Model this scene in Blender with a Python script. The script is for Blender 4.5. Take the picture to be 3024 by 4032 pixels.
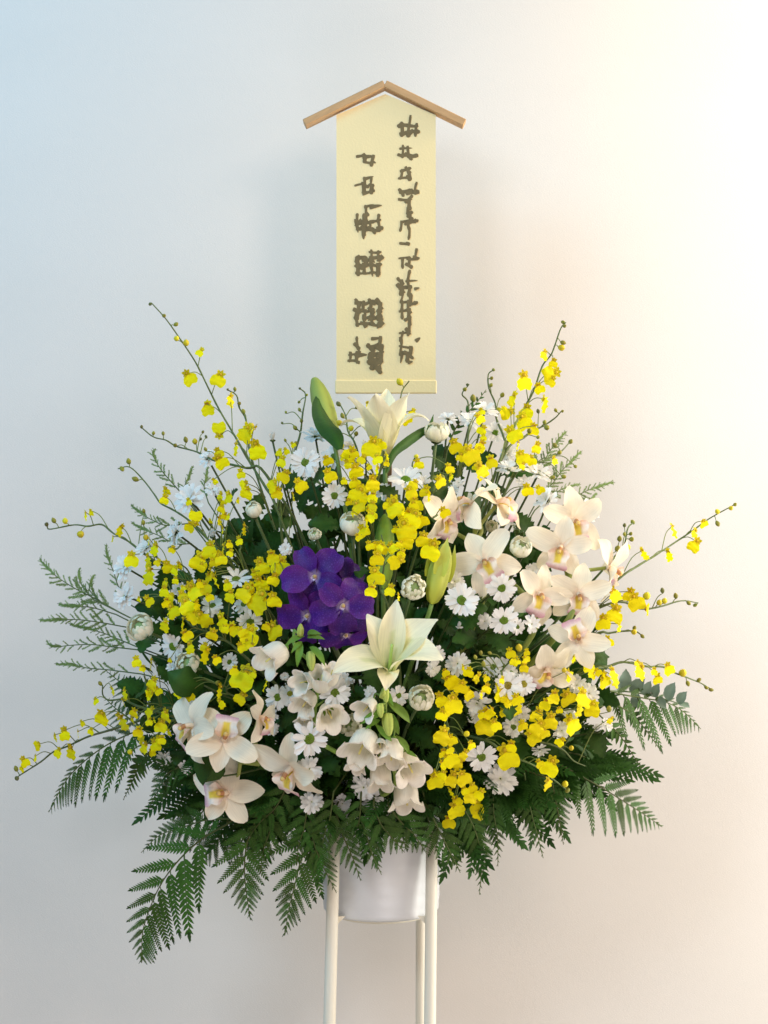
import bpy, math, random
import numpy as np
from mathutils import Vector, Matrix

random.seed(7)
rng = np.random.default_rng(7)
R = math.radians
scene = bpy.context.scene
col = scene.collection
for o in list(bpy.data.objects):
    bpy.data.objects.remove(o)

# ------------------------------------------------------------------ camera
CAM_D, CAM_Z = 2.6, 1.37            # metres in front of the bucket axis, metres above the floor
FPX = 6807.0                        # focal length in pixels of a 3024 x 4032 frame
cam = bpy.data.cameras.new('camera')
cam_o = bpy.data.objects.new('camera', cam); col.objects.link(cam_o)
cam.sensor_fit = 'VERTICAL'; cam.sensor_height = 24.0
cam.lens = FPX / 4032.0 * 24.0
cam.clip_end = 100
cam_o.location = (0, -CAM_D, CAM_Z); cam_o.rotation_euler = (R(90), 0, 0)
scene.camera = cam_o

# ------------------------------------------------------------------ light
scene.view_settings.view_transform = 'Standard'
scene.view_settings.look = 'None'
scene.view_settings.exposure = 0.08
scene.view_settings.gamma = 1.0
world = bpy.data.worlds.new('World'); scene.world = world
world.use_nodes = True
bg = world.node_tree.nodes['Background']
bg.inputs[0].default_value = (1.0, 0.88, 0.84, 1); bg.inputs[1].default_value = 0.215

def area(name, loc, target, size, power, color):
    l = bpy.data.lights.new(name, 'AREA'); l.shape = 'DISK'; l.size = size
    l.energy = power; l.color = color
    o = bpy.data.objects.new(name, l); col.objects.link(o)
    o.location = loc
    o.rotation_euler = (Vector(target) - Vector(loc)).to_track_quat('-Z', 'Y').to_euler()
    return o
WALL_Y = 0.40
area('cool_front_light', (-0.95, -2.3, CAM_Z + 0.95), (0, 0, CAM_Z), 0.60, 17.5, (0.80, 0.91, 1.0))
area('warm_front_light', (1.15, -2.3, CAM_Z + 1.05), (0, 0, CAM_Z), 0.60, 18.0, (1.0, 0.77, 0.60))
area('cool_window_light', (-1.5, -1.2, CAM_Z + 1.5), (-0.4, WALL_Y, CAM_Z + 0.4), 0.9, 24, (0.11, 0.62, 1.0))
area('warm_side_fill', (2.2, -0.3, CAM_Z - 0.1), (0.2, WALL_Y, CAM_Z - 0.1), 0.8, 20, (1.0, 0.92, 0.88))  # unseen fill, added to spread warm light over the wall's right side
area('warm_edge_fill', (1.8, -0.05, CAM_Z + 0.5), (0.3, WALL_Y, CAM_Z + 0.3), 0.6, 14, (1.0, 0.95, 0.84))  # second added fill, brightens the wall toward its right edge
area('warm_wall_lamp', (1.5, -0.05, CAM_Z + 1.2), (0.3, WALL_Y, CAM_Z + 0.3), 0.5, 22, (1.0, 0.79, 0.48))
area('low_side_fill', (1.6, -0.1, CAM_Z - 0.9), (0.2, WALL_Y, CAM_Z - 0.6), 0.6, 8, (0.95, 0.95, 0.82))  # fill added to lift the lower right of the wall, no real source
area('low_front_fill', (0.3, -2.0, CAM_Z - 1.0), (0, WALL_Y, CAM_Z - 0.6), 0.8, 8, (1.0, 0.84, 0.78))  # added low fill from the front, evens out the lower wall

# ------------------------------------------------------------------ helpers
TILE = {'U': (0, 0, 1.8228), 'Z': (0, 1100, .663), 'Y': (1900, 1200, .663), 'X': (1800, 2200, .663), 'W': (400, 2900, .9042),
        'V': (1100, 250, .6329), 'N': (1700, 3000, .6028)}
for k, a, b in (('A', 0, 1900), ('B', 500, 1600), ('C', 1100, 1500), ('D', 1600, 1450), ('E', 500, 2100), ('F', 1600, 2000),
                ('G', 2000, 1900), ('H', 1050, 2050), ('I', 0, 2500), ('J', 550, 2600), ('K', 1100, 2600), ('L', 1650, 2550),
                ('M', 2150, 2400), ('O', 450, 3100), ('P', 1150, 3200)):
    TILE[k] = (a, b, .42194)

def src(t, x, y):
    a, b, s = TILE[t]
    return a + x * s, b + y * s

def dome(sx, sy):
    """How far forward (negative y) the bouquet's surface stands at a point of its outline drawing."""
    e = ((sx - 1515) / 1250) ** 2 + ((sy - 2600) / (1050 if sy < 2600 else 850)) ** 2
    return -0.27 * math.sqrt(max(0, 1 - e)) + 0.10 * min(1.4, e)

def at(t, x, y, dy=0.0, Y=None):
    sx, sy = src(t, x, y)
    yy = (dome(sx, sy) if Y is None else Y) + dy
    d = CAM_D + yy
    return Vector(((sx - 1512) / FPX * d, yy, CAM_Z - (sy - 2016) / FPX * d)), TILE[t][2] * d / FPX

def lin(r, g, b):
    f = lambda c: ((c / 255 + 0.055) / 1.055) ** 2.4 if c > 10 else c / 255 / 12.92
    return np.array((f(r), f(g), f(b)))

class MB:
    """Collects vertices, faces and vertex colours for ONE mesh."""
    def __init__(self): self.V = []; self.F = []; self.C = []; self.n = 0
    def add(self, part, M=None, tint=None):
        V, F, C = part
        if M is not None:
            m = np.array(M); V = V @ m[:3, :3].T + m[:3, 3]
        if tint is not None: C = C * np.array(tint)
        self.V.append(V); self.C.append(C)
        n = self.n
        self.F.extend([tuple(i + n for i in f) for f in F])
        self.n += len(V)
        return self
    def mesh(self, name, mat, smooth=True):
        me = bpy.data.meshes.new(name)
        V = np.concatenate(self.V); C = np.concatenate(self.C)
        me.from_pydata(V.tolist(), [], self.F)
        ca = me.color_attributes.new('Col', 'FLOAT_COLOR', 'POINT')
        ca.data.foreach_set('color', np.concatenate([C, np.ones((len(C), 1))], 1).astype(np.float32).ravel())
        if smooth: me.polygons.foreach_set('use_smooth', [True] * len(me.polygons))
        me.materials.append(mat)
        me.update()
        return me

def one(part, name, mat): return MB().add(part).mesh(name, mat)

def sheet(L, W, prof, nu=8, nv=4, a0=0.0, a1=0.0, pw=1.0, cup=0.0, ruf=0.0, rk=3, ph=0.0, notch=0.0, colf=None, fold=0.0, side=0.0):
    t = np.linspace(0, 1, nu + 1); s = np.linspace(-1, 1, nv + 1)
    th = a0 + (a1 - a0) * t ** pw
    tm = (th[1:] + th[:-1]) / 2
    y = np.concatenate([[0], np.cumsum(np.cos(tm))]) * L / nu
    z = np.concatenate([[0], np.cumsum(np.sin(tm))]) * L / nu
    w = W / 2 * np.interp(t, np.linspace(0, 1, len(prof)), prof)
    T, S = np.meshgrid(t, s, indexing='ij')
    w2 = w[:, None]
    off = cup * w2 * S ** 2 + fold * w2 * np.abs(S) + ruf * W * np.sin(2 * math.pi * rk * T + ph + np.where(S > 0, 1.7, 0)) * np.abs(S) ** 1.6
    yy = y[:, None] - notch * L * T ** 5 * (1 - np.abs(S)) ** 1.2
    X = w2 * S + side * L * T ** 2
    Y = yy - np.sin(th)[:, None] * off
    Z = z[:, None] + np.cos(th)[:, None] * off
    V = np.stack([X, Y, Z], -1).reshape(-1, 3)
    n = nv + 1
    F = [(i * n + j, i * n + j + 1, (i + 1) * n + j + 1, (i + 1) * n + j) for i in range(nu) for j in range(nv)]
    C = np.array([colf(a, b) for a, b in zip(T.ravel(), S.ravel())]) if colf else np.ones((len(V), 3))
    return V, F, C

def smooth_path(pts, n=6):
    P = [np.array(p, float) for p in pts]
    if len(P) < 3: n = max(n, 4)
    Q = [2 * P[0] - P[1]] + P + [2 * P[-1] - P[-2]]
    out = []
    for i in range(1, len(Q) - 2):
        p0, p1, p2, p3 = Q[i - 1:i + 3]
        for k in range(n):
            t = k / n
            out.append(.5 * ((2 * p1) + (-p0 + p2) * t + (2 * p0 - 5 * p1 + 4 * p2 - p3) * t * t + (-p0 + 3 * p1 - 3 * p2 + p3) * t ** 3))
    out.append(P[-1])
    return np.array(out)

def tube(P, r0, r1, c, sides=6, jag=0.0, cap=True):
    P = np.asarray(P, float); n = len(P)
    T = np.gradient(P, axis=0); T /= np.linalg.norm(T, axis=1)[:, None] + 1e-12
    a = np.array((0, 0, 1.)) if abs(T[0][2]) < .9 else np.array((1., 0, 0))
    u = np.cross(T[0], a); u /= np.linalg.norm(u)
    V = []; 
    for i in range(n):
        u = u - T[i] * np.dot(u, T[i]); u /= np.linalg.norm(u) + 1e-12
        v = np.cross(T[i], u)
        r = (r0 + (r1 - r0) * i / (n - 1)) * (1 + jag * random.uniform(-1, 1))
        for k in range(sides):
            g = 2 * math.pi * k / sides
            V.append(P[i] + r * (math.cos(g) * u + math.sin(g) * v))
    F = [(i * sides + k, i * sides + (k + 1) % sides, (i + 1) * sides + (k + 1) % sides, (i + 1) * sides + k) for i in range(n - 1) for k in range(sides)]
    if cap:
        F.append(tuple(range(sides))[::-1]); F.append(tuple((n - 1) * sides + k for k in range(sides)))
    V = np.array(V)
    return V, F, np.tile(np.array(c, float), (len(V), 1))

def lathe(prof, seg, colf, rmod=None, zmod=None):
    """prof: list of (r, z); closed ring; rmod(t, phi) multiplies the radius, zmod(t, phi) adds to z."""
    V = []; C = []; n = len(prof)
    for i, (r, z) in enumerate(prof):
        t = i / (n - 1)
        for k in range(seg):
            p = 2 * math.pi * k / seg
            rr = r * (rmod(t, p) if rmod else 1)
            V.append((rr * math.cos(p), rr * math.sin(p), z + (zmod(t, p) if zmod else 0)))
            C.append(colf(t, p))
    F = [(i * seg + k, i * seg + (k + 1) % seg, (i + 1) * seg + (k + 1) % seg, (i + 1) * seg + k) for i in range(n - 1) for k in range(seg)]
    return np.array(V), F, np.array(C, float)

def box(x0, x1, y0, y1, z0, z1, c=(1, 1, 1), bev=0.0):
    b = bev
    V = []
    for z, q in ((z0, b), (z0 + b, 0), (z1 - b, 0), (z1, b)):
        for (x, y) in ((x0 + q, y0 + b), (x0 + b, y0 + q), (x1 - b, y0 + q), (x1 - q, y0 + b), (x1 - q, y1 - b), (x1 - b, y1 - q), (x0 + b, y1 - q), (x0 + q, y1 - b)):
            V.append((x, y, z))
    F = [(i * 8 + k, i * 8 + (k + 1) % 8, (i + 1) * 8 + (k + 1) % 8, (i + 1) * 8 + k) for i in range(3) for k in range(8)]
    F += [tuple(range(8))[::-1], tuple(range(24, 32))]
    return np.array(V, float), F, np.tile(np.array(c, float), (32, 1))

def rotz(a): return Matrix.Rotation(a, 4, 'Z')
def rotx(a): return Matrix.Rotation(a, 4, 'X')
def facing(az, el, roll=0):
    """Local +Z looks out of the flower (az 0, el 0 = towards the room), local +Y is its top."""
    a, e = R(az), R(el)
    f = Vector((math.sin(a) * math.cos(e), -math.cos(a) * math.cos(e), math.sin(e)))
    up = Vector((0, 0, 1)) if abs(el) < 80 else Vector((0, 1 if el > 0 else -1, 0))
    x = up.cross(f).normalized(); y = f.cross(x)
    M = Matrix((x, y, f)).transposed().to_4x4()
    return M @ rotz(R(-roll))
def frame(y, z):
    y = Vector(y).normalized(); z = Vector(z); z = (z - y * z.dot(y)).normalized()
    return Matrix((y.cross(z), y, z)).transposed().to_4x4()

def link(name, me, M=None, parent=None):
    o = bpy.data.objects.new(name, me); col.objects.link(o)
    if parent is not None: o.parent = parent
    if M is not None: o.matrix_basis = M
    return o
def tag(o, label, cat, group=None):
    o['label'] = label; o['category'] = cat
    if group: o['group'] = group
    return o
def thing(name, loc, label, cat, group=None):
    o = bpy.data.objects.new(name, None); o.empty_display_size = 0.02
    col.objects.link(o); o.location = loc
    return tag(o, label, cat, group)
def TS(loc, rot, s): return Matrix.Translation(loc) @ rot @ Matrix.Scale(s, 4)

# ------------------------------------------------------------------ materials
def nodes(name):
    m = bpy.data.materials.new(name); m.use_nodes = True
    return m, m.node_tree.nodes, m.node_tree.links
def organic(name, rough=.5, transl=.3, spec=.3, vary=.12, bump=.15, scale=60, spots=None, vein=0.0):
    m, N, L = nodes(name)
    P = N['Principled BSDF']; out = N['Material Output']
    at_ = N.new('ShaderNodeAttribute'); at_.attribute_name = 'Col'
    oi = N.new('ShaderNodeObjectInfo'); tc = N.new('ShaderNodeTexCoord')
    nz = N.new('ShaderNodeTexNoise'); nz.inputs['Scale'].default_value = scale; nz.inputs['Detail'].default_value = 4
    geo = N.new('ShaderNodeNewGeometry')
    L.new(geo.outputs['Position'], nz.inputs['Vector'])
    ad = N.new('ShaderNodeMath'); ad.operation = 'ADD'
    L.new(nz.outputs['Fac'], ad.inputs[0]); L.new(oi.outputs['Random'], ad.inputs[1])
    mr = N.new('ShaderNodeMapRange'); mr.inputs[1].default_value = .35; mr.inputs[2].default_value = 1.65
    mr.inputs[3].default_value = 1 - vary; mr.inputs[4].default_value = 1 + vary
    L.new(ad.outputs[0], mr.inputs[0])
    hs = N.new('ShaderNodeHueSaturation')
    hm = N.new('ShaderNodeMapRange'); hm.inputs[3].default_value = .5 - vary * .05; hm.inputs[4].default_value = .5 + vary * .05
    L.new(oi.outputs['Random'], hm.inputs[0]); L.new(hm.outputs[0], hs.inputs['Hue'])
    L.new(mr.outputs[0], hs.inputs['Value']); L.new(at_.outputs['Color'], hs.inputs['Color'])
    c = hs.outputs['Color']
    if vein:
        mp = N.new('ShaderNodeMapping'); mp.inputs['Scale'].default_value = (46, 2.2, 2.2)
        L.new(tc.outputs['Object'], mp.inputs['Vector'])
        vn = N.new('ShaderNodeTexNoise'); vn.inputs['Scale'].default_value = 1.0; vn.inputs['Detail'].default_value = 3
        L.new(mp.outputs[0], vn.inputs['Vector'])
        vr = N.new('ShaderNodeMapRange'); vr.inputs[1].default_value = .3; vr.inputs[2].default_value = .7
        vr.inputs[3].default_value = 1 - vein; vr.inputs[4].default_value = 1 + vein * .4
        L.new(vn.outputs['Fac'], vr.inputs[0])
        h2 = N.new('ShaderNodeHueSaturation'); L.new(vr.outputs[0], h2.inputs['Value']); L.new(c, h2.inputs['Color'])
        c = h2.outputs['Color']
    if spots:
        vo = N.new('ShaderNodeTexVoronoi'); vo.feature = 'DISTANCE_TO_EDGE'; vo.inputs['Scale'].default_value = spots[0]
        L.new(geo.outputs['Position'], vo.inputs['Vector'])
        cr = N.new('ShaderNodeMapRange'); cr.inputs[1].default_value = 0.10; cr.inputs[2].default_value = 0.42
        cr.inputs[3].default_value = 0.0; cr.inputs[4].default_value = .36
        L.new(vo.outputs['Distance'], cr.inputs[0])
        mx = N.new('ShaderNodeMix'); mx.data_type = 'RGBA'
        L.new(cr.outputs[0], mx.inputs['Factor']); L.new(c, mx.inputs['A']); mx.inputs['B'].default_value = (*spots[1], 1)
        c = mx.outputs['Result']
    L.new(c, P.inputs['Base Color'])
    P.inputs['Roughness'].default_value = rough; P.inputs['Specular IOR Level'].default_value = spec
    if bump:
        bp = N.new('ShaderNodeBump'); bp.inputs['Strength'].default_value = bump; bp.inputs['Distance'].default_value = .002
        n2 = N.new('ShaderNodeTexNoise'); n2.inputs['Scale'].default_value = scale * 5
        L.new(geo.outputs['Position'], n2.inputs['Vector']); L.new(n2.outputs['Fac'], bp.inputs['Height'])
        L.new(bp.outputs[0], P.inputs['Normal'])
    if transl:
        tr = N.new('ShaderNodeBsdfTranslucent'); L.new(c, tr.inputs['Color'])
        ms = N.new('ShaderNodeMixShader'); ms.inputs[0].default_value = transl
        L.new(P.outputs[0], ms.inputs[1]); L.new(tr.outputs[0], ms.inputs[2]); L.new(ms.outputs[0], out.inputs['Surface'])
    return m
M_WHITE = organic('white_petal', .6, .25, .2, .05, .12, 40, vein=.10)
M_YEL = organic('yellow_petal', .6, .32, .15, .15, .3, 70, vein=.04)
M_CREAM = organic('waxy_petal', .52, .24, .25, .06, .2, 30, vein=.09)
M_PURP = organic('violet_petal', .5, .14, .3, .22, .3, 30, vein=.22, spots=(330, tuple(lin(112, 72, 178))))
M_LEAF = organic('leaf', .55, .10, .18, .30, .3, 35)
M_FERN = organic('fern_leaf', .52, .10, .2, .30, .3, 30)
M_STEM = organic('stem', .5, 0, .3, .2, .2, 60)
M_SPRIG = organic('grey_green_leaf', .6, .1, .2, .2, .1, 40)

def plain(name, c, rough=.5, spec=.4, nscale=20, vary=.06, bump=.1, stretch=(1, 1, 1), bscale=120):
    m, N, L = nodes(name); P = N['Principled BSDF']
    tc = N.new('ShaderNodeTexCoord'); mp = N.new('ShaderNodeMapping'); mp.inputs['Scale'].default_value = stretch
    L.new(tc.outputs['Object'], mp.inputs['Vector'])
    nz = N.new('ShaderNodeTexNoise'); nz.inputs['Scale'].default_value = nscale; nz.inputs['Detail'].default_value = 6
    L.new(mp.outputs[0], nz.inputs['Vector'])
    cr = N.new('ShaderNodeMix'); cr.data_type = 'RGBA'
    c = np.array(c)
    cr.inputs['A'].default_value = (*(c * (1 - vary)), 1); cr.inputs['B'].default_value = (*np.minimum(1, c * (1 + vary)), 1)
    L.new(nz.outputs['Fac'], cr.inputs['Factor']); L.new(cr.outputs['Result'], P.inputs['Base Color'])
    P.inputs['Roughness'].default_value = rough; P.inputs['Specular IOR Level'].default_value = spec
    bp = N.new('ShaderNodeBump'); bp.inputs['Strength'].default_value = bump; bp.inputs['Distance'].default_value = .002
    n2 = N.new('ShaderNodeTexNoise'); n2.inputs['Scale'].default_value = bscale; n2.inputs['Detail'].default_value = 3
    L.new(mp.outputs[0], n2.inputs['Vector']); L.new(n2.outputs['Fac'], bp.inputs['Height']); L.new(bp.outputs[0], P.inputs['Normal'])
    return m
M_WALL = plain('painted_wall', (.70, .685, .67), .85, .15, 1.8, .03, .22, (1, 1, 4), 320)
M_FLOOR = plain('floor_vinyl', (.42, .38, .34), .6, .3, 6, .08, .1)
M_PAPER = plain('cream_paper', lin(242, 224, 174), .8, .15, 30, .03, .15, (1, 1, 1), 300)
M_WOOD = plain('rafter_wood', lin(196, 158, 114), .6, .3, 40, .22, .2, (1, 1, 6))
M_POST = plain('dark_post_wood', lin(110, 86, 56), .7, .2, 40, .2, .2, (6, 6, 1))
M_INK = plain('brush_ink', lin(120, 107, 78), .7, .15, 60, .25, .05)
M_PAINT = plain('white_paint', lin(232, 228, 212), .45, .4, 14, .05, .15, (1, 1, .3), 160)
M_BUCKET = plain('bucket_plastic', lin(218, 222, 226), .38, .45, 9, .03, .06, (1, 1, 3), 90)
M_FOAM = plain('wet_foam', lin(30, 62, 34), .95, .05, 60, .2, .4)

# ------------------------------------------------------------------ setting
def grid_plane(name, x0, x1, z0, z1, y, mat):
    me = bpy.data.meshes.new(name)
    me.from_pydata([(x0, y, z0), (x1, y, z0), (x1, y, z1), (x0, y, z1)], [], [(0, 1, 2, 3)]); me.materials.append(mat)
    o = bpy.data.objects.new(name, me); col.objects.link(o); o['kind'] = 'structure'
    return o
grid_plane('wall', -4, 4, 0, 3.2, WALL_Y, M_WALL)
me = bpy.data.meshes.new('floor'); me.from_pydata([(-4, -5, 0), (4, -5, 0), (4, WALL_Y, 0), (-4, WALL_Y, 0)], [], [(0, 1, 2, 3)]); me.materials.append(M_FLOOR)
o = bpy.data.objects.new('floor', me); col.objects.link(o); o['kind'] = 'structure'

# ------------------------------------------------------------------ stand and bucket
BX = at('P', 830, 900, Y=0)[0].x
BZ = at('P', 830, 900, Y=0)[0].z                      # level of the bucket's underside
st = thing('flower_stand', (BX, 0, 0), 'white painted tubular metal stand with slim legs under the bucket', 'stand')
def leg_mesh(px_top, px_bot, Y0, Y1, r):
    a = at('P', px_top, 100, Y=Y0)[0]; b = at('P', px_bot, 1659, Y=Y1)[0]
    d = (b - a) / (a.z - b.z)
    e = a + d * (a.z - 0.004)
    return [Vector(p) - Vector((BX, 0, 0)) for p in (a, a.lerp(e, .33), a.lerp(e, .66), e)]
for name_px in ((398, 357, -.079, -.092, .0089), (1306, 1290, -.076, -.092, .0086), (1203, 1200, .088, .10, .0078)):
    P_ = leg_mesh(*name_px)
    mb = MB().add(tube(smooth_path([tuple(p) for p in P_], 3), name_px[4], name_px[4], (1, 1, 1), 20))
    g = link('leg', mb.mesh('leg', M_PAINT), parent=st)
    e = P_[-1]
    foot = MB().add(lathe([(.0, 0), (.0115, 0), (.0125, .004), (.0115, .016), (.0, .016)], 16, lambda t, p: (1, 1, 1)))
    link('foot_cap', foot.mesh('foot_cap', M_POST), Matrix.Translation((e.x, e.y, .001)), g)
ring = lathe([(.058, -.006), (.070, -.006), (.070, -.001), (.058, -.001), (.058, -.006)], 48, lambda t, p: (1, 1, 1))
link('support_ring', MB().add(ring).mesh('support_ring', M_PAINT), Matrix.Translation((0, 0, BZ)), st)
for px, sgn in ((452, 1), (1218, -1)):
    p = at('P', px, 1000, Y=-.078)[0]
    V = np.array([(-.012 * sgn, 0, .005), (.007 * sgn, 0, .005), (-.012 * sgn, 0, -.014), (-.012 * sgn, .005, .005), (.007 * sgn, .005, .005), (-.012 * sgn, .005, -.014)])
    link('bracket', MB().add((V, [(0, 1, 2), (3, 5, 4), (0, 3, 4, 1), (1, 4, 5, 2), (2, 5, 3, 0)], np.ones((6, 3)))).mesh('bracket', M_PAINT, False),
         Matrix.Translation((p.x - BX, p.y, p.z)), st)

RB = .0865; HB = .20
bk = thing('bucket', (BX, 0, BZ), 'round white plastic bucket held in the stand below the ferns', 'bucket')
prof = [(0, .002), (RB - .008, .002), (RB - .003, 0), (RB, .004)] + [(RB + .0001 + .011 * k / 40, .004 + (HB - .004) * k / 40) for k in range(1, 41)]
prof = [(r_ + (.0004 * math.sin(z_ * 330) if .01 < z_ < HB else 0), z_) for r_, z_ in prof]
prof += [(RB + .015, HB), (RB + .015, HB + .008), (RB + .009, HB + .008), (RB + .006, HB - .01), (RB - .004, .02), (0, .02)]
link('shell', MB().add(lathe(prof, 72, lambda t, p: (1, 1, 1))).mesh('shell', M_BUCKET), parent=bk)
fp = [(0, .03), (RB - .006, .03), (RB + .001, HB - .02), (RB - .006, HB + .03), (RB - .03, HB + .045), (0, HB + .05)]
link('foam', MB().add(lathe(fp, 32, lambda t, p: (1, 1, 1))).mesh('foam', M_FOAM), parent=bk)
FOAM_Z = BZ + HB + .03
def base_pt(tgt):
    """Where a stem that ends at tgt goes into the foam."""
    d = Vector((tgt.x - BX, tgt.y, 0)); k = min(1, d.length / .35)
    d = d.normalized() * (.02 + .045 * k) if d.length > 1e-4 else Vector((0, 0, 0))
    return Vector((BX + d.x + random.uniform(-.012, .012), d.y + random.uniform(-.012, .012), FOAM_Z - .02 * k))

# ------------------------------------------------------------------ name board
BY = .13
bc, s_ = at('U', 836, 840, Y=BY)
sb = thing('name_board', (bc.x, BY, FOAM_Z), 'tall pale yellow name board with brushed ink columns under a small wooden gable', 'sign')
def bp(t, x, y, dy=0): 
    p = at(t, x, y, Y=BY)[0]; return Vector((p.x - bc.x, dy, p.z - FOAM_Z))
tl, br = bp('U', 727, 262), bp('U', 941, 826)
ap = bp('U', 832, 205)
x0, x1, zb = tl.x, br.x, br.z
pol = [(x0, zb), (x1, zb), (x1, bp('U', 940, 250).z), (ap.x, ap.z), (x0, bp('U', 727, 250).z)]
V = [(x, -.006, z) for x, z in pol] + [(x, .006, z) for x, z in pol]
F = [(0, 1, 2, 3, 4), (9, 8, 7, 6, 5)] + [(k, k + 5, (k + 1) % 5 + 5, (k + 1) % 5) for k in range(5)]
link('panel', MB().add((np.array(V), F, np.ones((10, 3)))).mesh('panel', M_PAPER, False), parent=sb)
q0, q1 = bp('U', 724, 822), bp('U', 943, 850)
link('base_strip', MB().add(box(q0.x, q1.x, -.0085, .0085, q1.z, q0.z, bev=.0012)).mesh('base_strip', M_PAPER, False), parent=sb)
for a, b in (((830, 186), (658, 270)), ((832, 186), (1003, 270))):
    pa, pb = bp('U', *a), bp('U', *b)
    d = (pb - pa); Lr = d.length
    bx = box(0, Lr, -.018, .010, -.0056, .0056, bev=.001)
    ang = math.atan2(d.z, d.x)
    M_ = Matrix.Translation(pa) @ Matrix.Rotation(-ang, 4, 'Y')
    link('rafter', MB().add(bx).mesh('rafter', M_WOOD, False), M_, sb)
pt, pb2 = bp('U', 838, 852), bp('U', 838, 1150)
link('post', MB().add(box(-.0062 + pt.x, .0062 + pt.x, -.004, .004, -.02, pt.z + .001, bev=.0008)).mesh('post', M_POST, False), parent=sb)
# The writing cannot be read in the photograph; what shows is how much ink lies where. Each row gives the ink weight (0-9) along the
# two columns; strokes of that weight are brushed between neighbouring spots.
INK = """....... ....232|....... ...1854|....... ...2774|....... ....222|..22... ....35.|.3752.. ...1663|..44... ...122.|....... ....461|..43... ....442|.3662.. ...2223
..531.. ...2673|....... ...1462|.2354.. .....4.|.49.4.. ...2261|.6534.. ...1364|25765.. ...2332|..321.. ....13.|....... ...1441|.1234.. ...2..3|197691. ...2343
.7648.. ...1471|.3333.. ....23.|....... ....633|....... ...2853|....... ...1352|.6569.. ...1343|.9477.. ...146.|25467.. ....561|23639.. .....4.|....... ....36.
.4.45.. ....415|28198.. ...2352|36487.. ...1462|44.99.. ....341|...49.. ...1...""".replace("\n", "|").split("|")
ir = random.Random(5)
CW = 45.75
grid = {}
for r_, row in enumerate(INK):
    l_, q_ = row.split(" ")
    for k, ch in enumerate(l_):
        if ch.isdigit(): grid[(0, k, r_)] = int(ch)
    for k, ch in enumerate(q_):
        if ch.isdigit(): grid[(1, k, r_)] = int(ch)
def spot(c, k, r):
    return np.array(((417 if c == 0 else 555) + (k + .5) * CW, 325 + (r + .5) * CW))
seen = set(); chars = []
for key in sorted(grid, key=lambda t: (t[0], t[2], t[1])):      # neighbouring spots make one character
    if key in seen or grid[key] < 3: continue
    todo = [key]; seen.add(key); mem = []
    while todo:
        c, k, r = todo.pop(); mem.append((c, k, r))
        for dk, dr in ((1, 0), (-1, 0), (0, 1), (0, -1)):
            n_ = (c, k + dk, r + dr)
            if n_ in grid and n_ not in seen and grid[n_] >= 3: seen.add(n_); todo.append(n_)
    chars.append(mem)
for mem in chars:
    mb = MB(); strokes = []; ms = set(mem)
    for (c, k, r) in sorted(mem):
        d = grid[(c, k, r)]; p = spot(c, k, r); wd = CW * (.20 + .064 * d)
        j_ = lambda: np.array((ir.uniform(-11, 11), ir.uniform(-11, 11)))
        if (c, k + 1, r) in ms and ir.random() < .8: strokes.append((p - (14, -2) + j_(), spot(c, k + 1, r) + (12, -4) + j_(), wd * ir.uniform(.8, 1)))
        if (c, k, r + 1) in ms and ir.random() < .8: strokes.append((p - (0, 12) + j_(), spot(c, k, r + 1) + (-2, 14) + j_(), wd * ir.uniform(.8, 1.1)))
        if d >= 6: strokes.append((p + (-22, -16) + j_(), p + (20, 20) + j_(), wd * .8) if ir.random() < .5 else (p + (20, -18) + j_(), p + (-22, 20) + j_(), wd * .8))
        if (c, k + 1, r) not in ms and (c, k, r + 1) not in ms: strokes.append((p - (15, 0) + j_(), p + (14, -3) + j_(), wd))
    for q, (p, e, wd) in enumerate(strokes):
        d = e - p; Ls = np.linalg.norm(d); d = d / Ls; nrm = np.array((-d[1], d[0])); rows = []
        ws = ir.choice(((.6, 1.1, .9, .85, .9, 1.05, .5), (.9, 1.1, 1, .9, .75, .55, .2), (.7, .95, .9, .85, .95, 1.15, .6)))
        bw = ir.uniform(-.06, .06) * Ls
        for k, f in enumerate(ws):
            u = k / 6; c_ = p + d * Ls * u + nrm * bw * math.sin(math.pi * u)
            for sg in (-.5, .5):
                x_, y_ = c_ + nrm * wd * f * sg
                v = bp('V', x_, y_); rows.append((v.x, -.0064 - q * .00004, v.z))
        mb.add((np.array(rows), [(2 * k, 2 * k + 2, 2 * k + 3, 2 * k + 1) for k in range(6)], np.ones((14, 3))))
    link('ink_character', mb.mesh('ink_character', M_INK, False), parent=sb)

# ------------------------------------------------------------------ petal and leaf shapes (shared meshes)
GREEN = lin(70, 92, 42); DKGREEN = lin(46, 76, 26); LTGREEN = lin(142, 160, 62); WHITE = lin(246, 246, 244); YEL = lin(253, 241, 12)
def jit(c, a=.06): return c * random.uniform(1 - a, 1 + a)
OVAL = [.18, .5, .78, .95, 1, .98, .9, .72, .3]
STRAP = [.35, .62, .8, .92, 1, 1, .97, .86, .45]
LANCE = [.08, .45, .8, 1, .98, .85, .62, .34, .02]
ROUND = [.2, .55, .85, .98, 1, .97, .88, .66, .25]
POINT = [.32, .58, .82, .97, 1, .93, .76, .5, .10]

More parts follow.
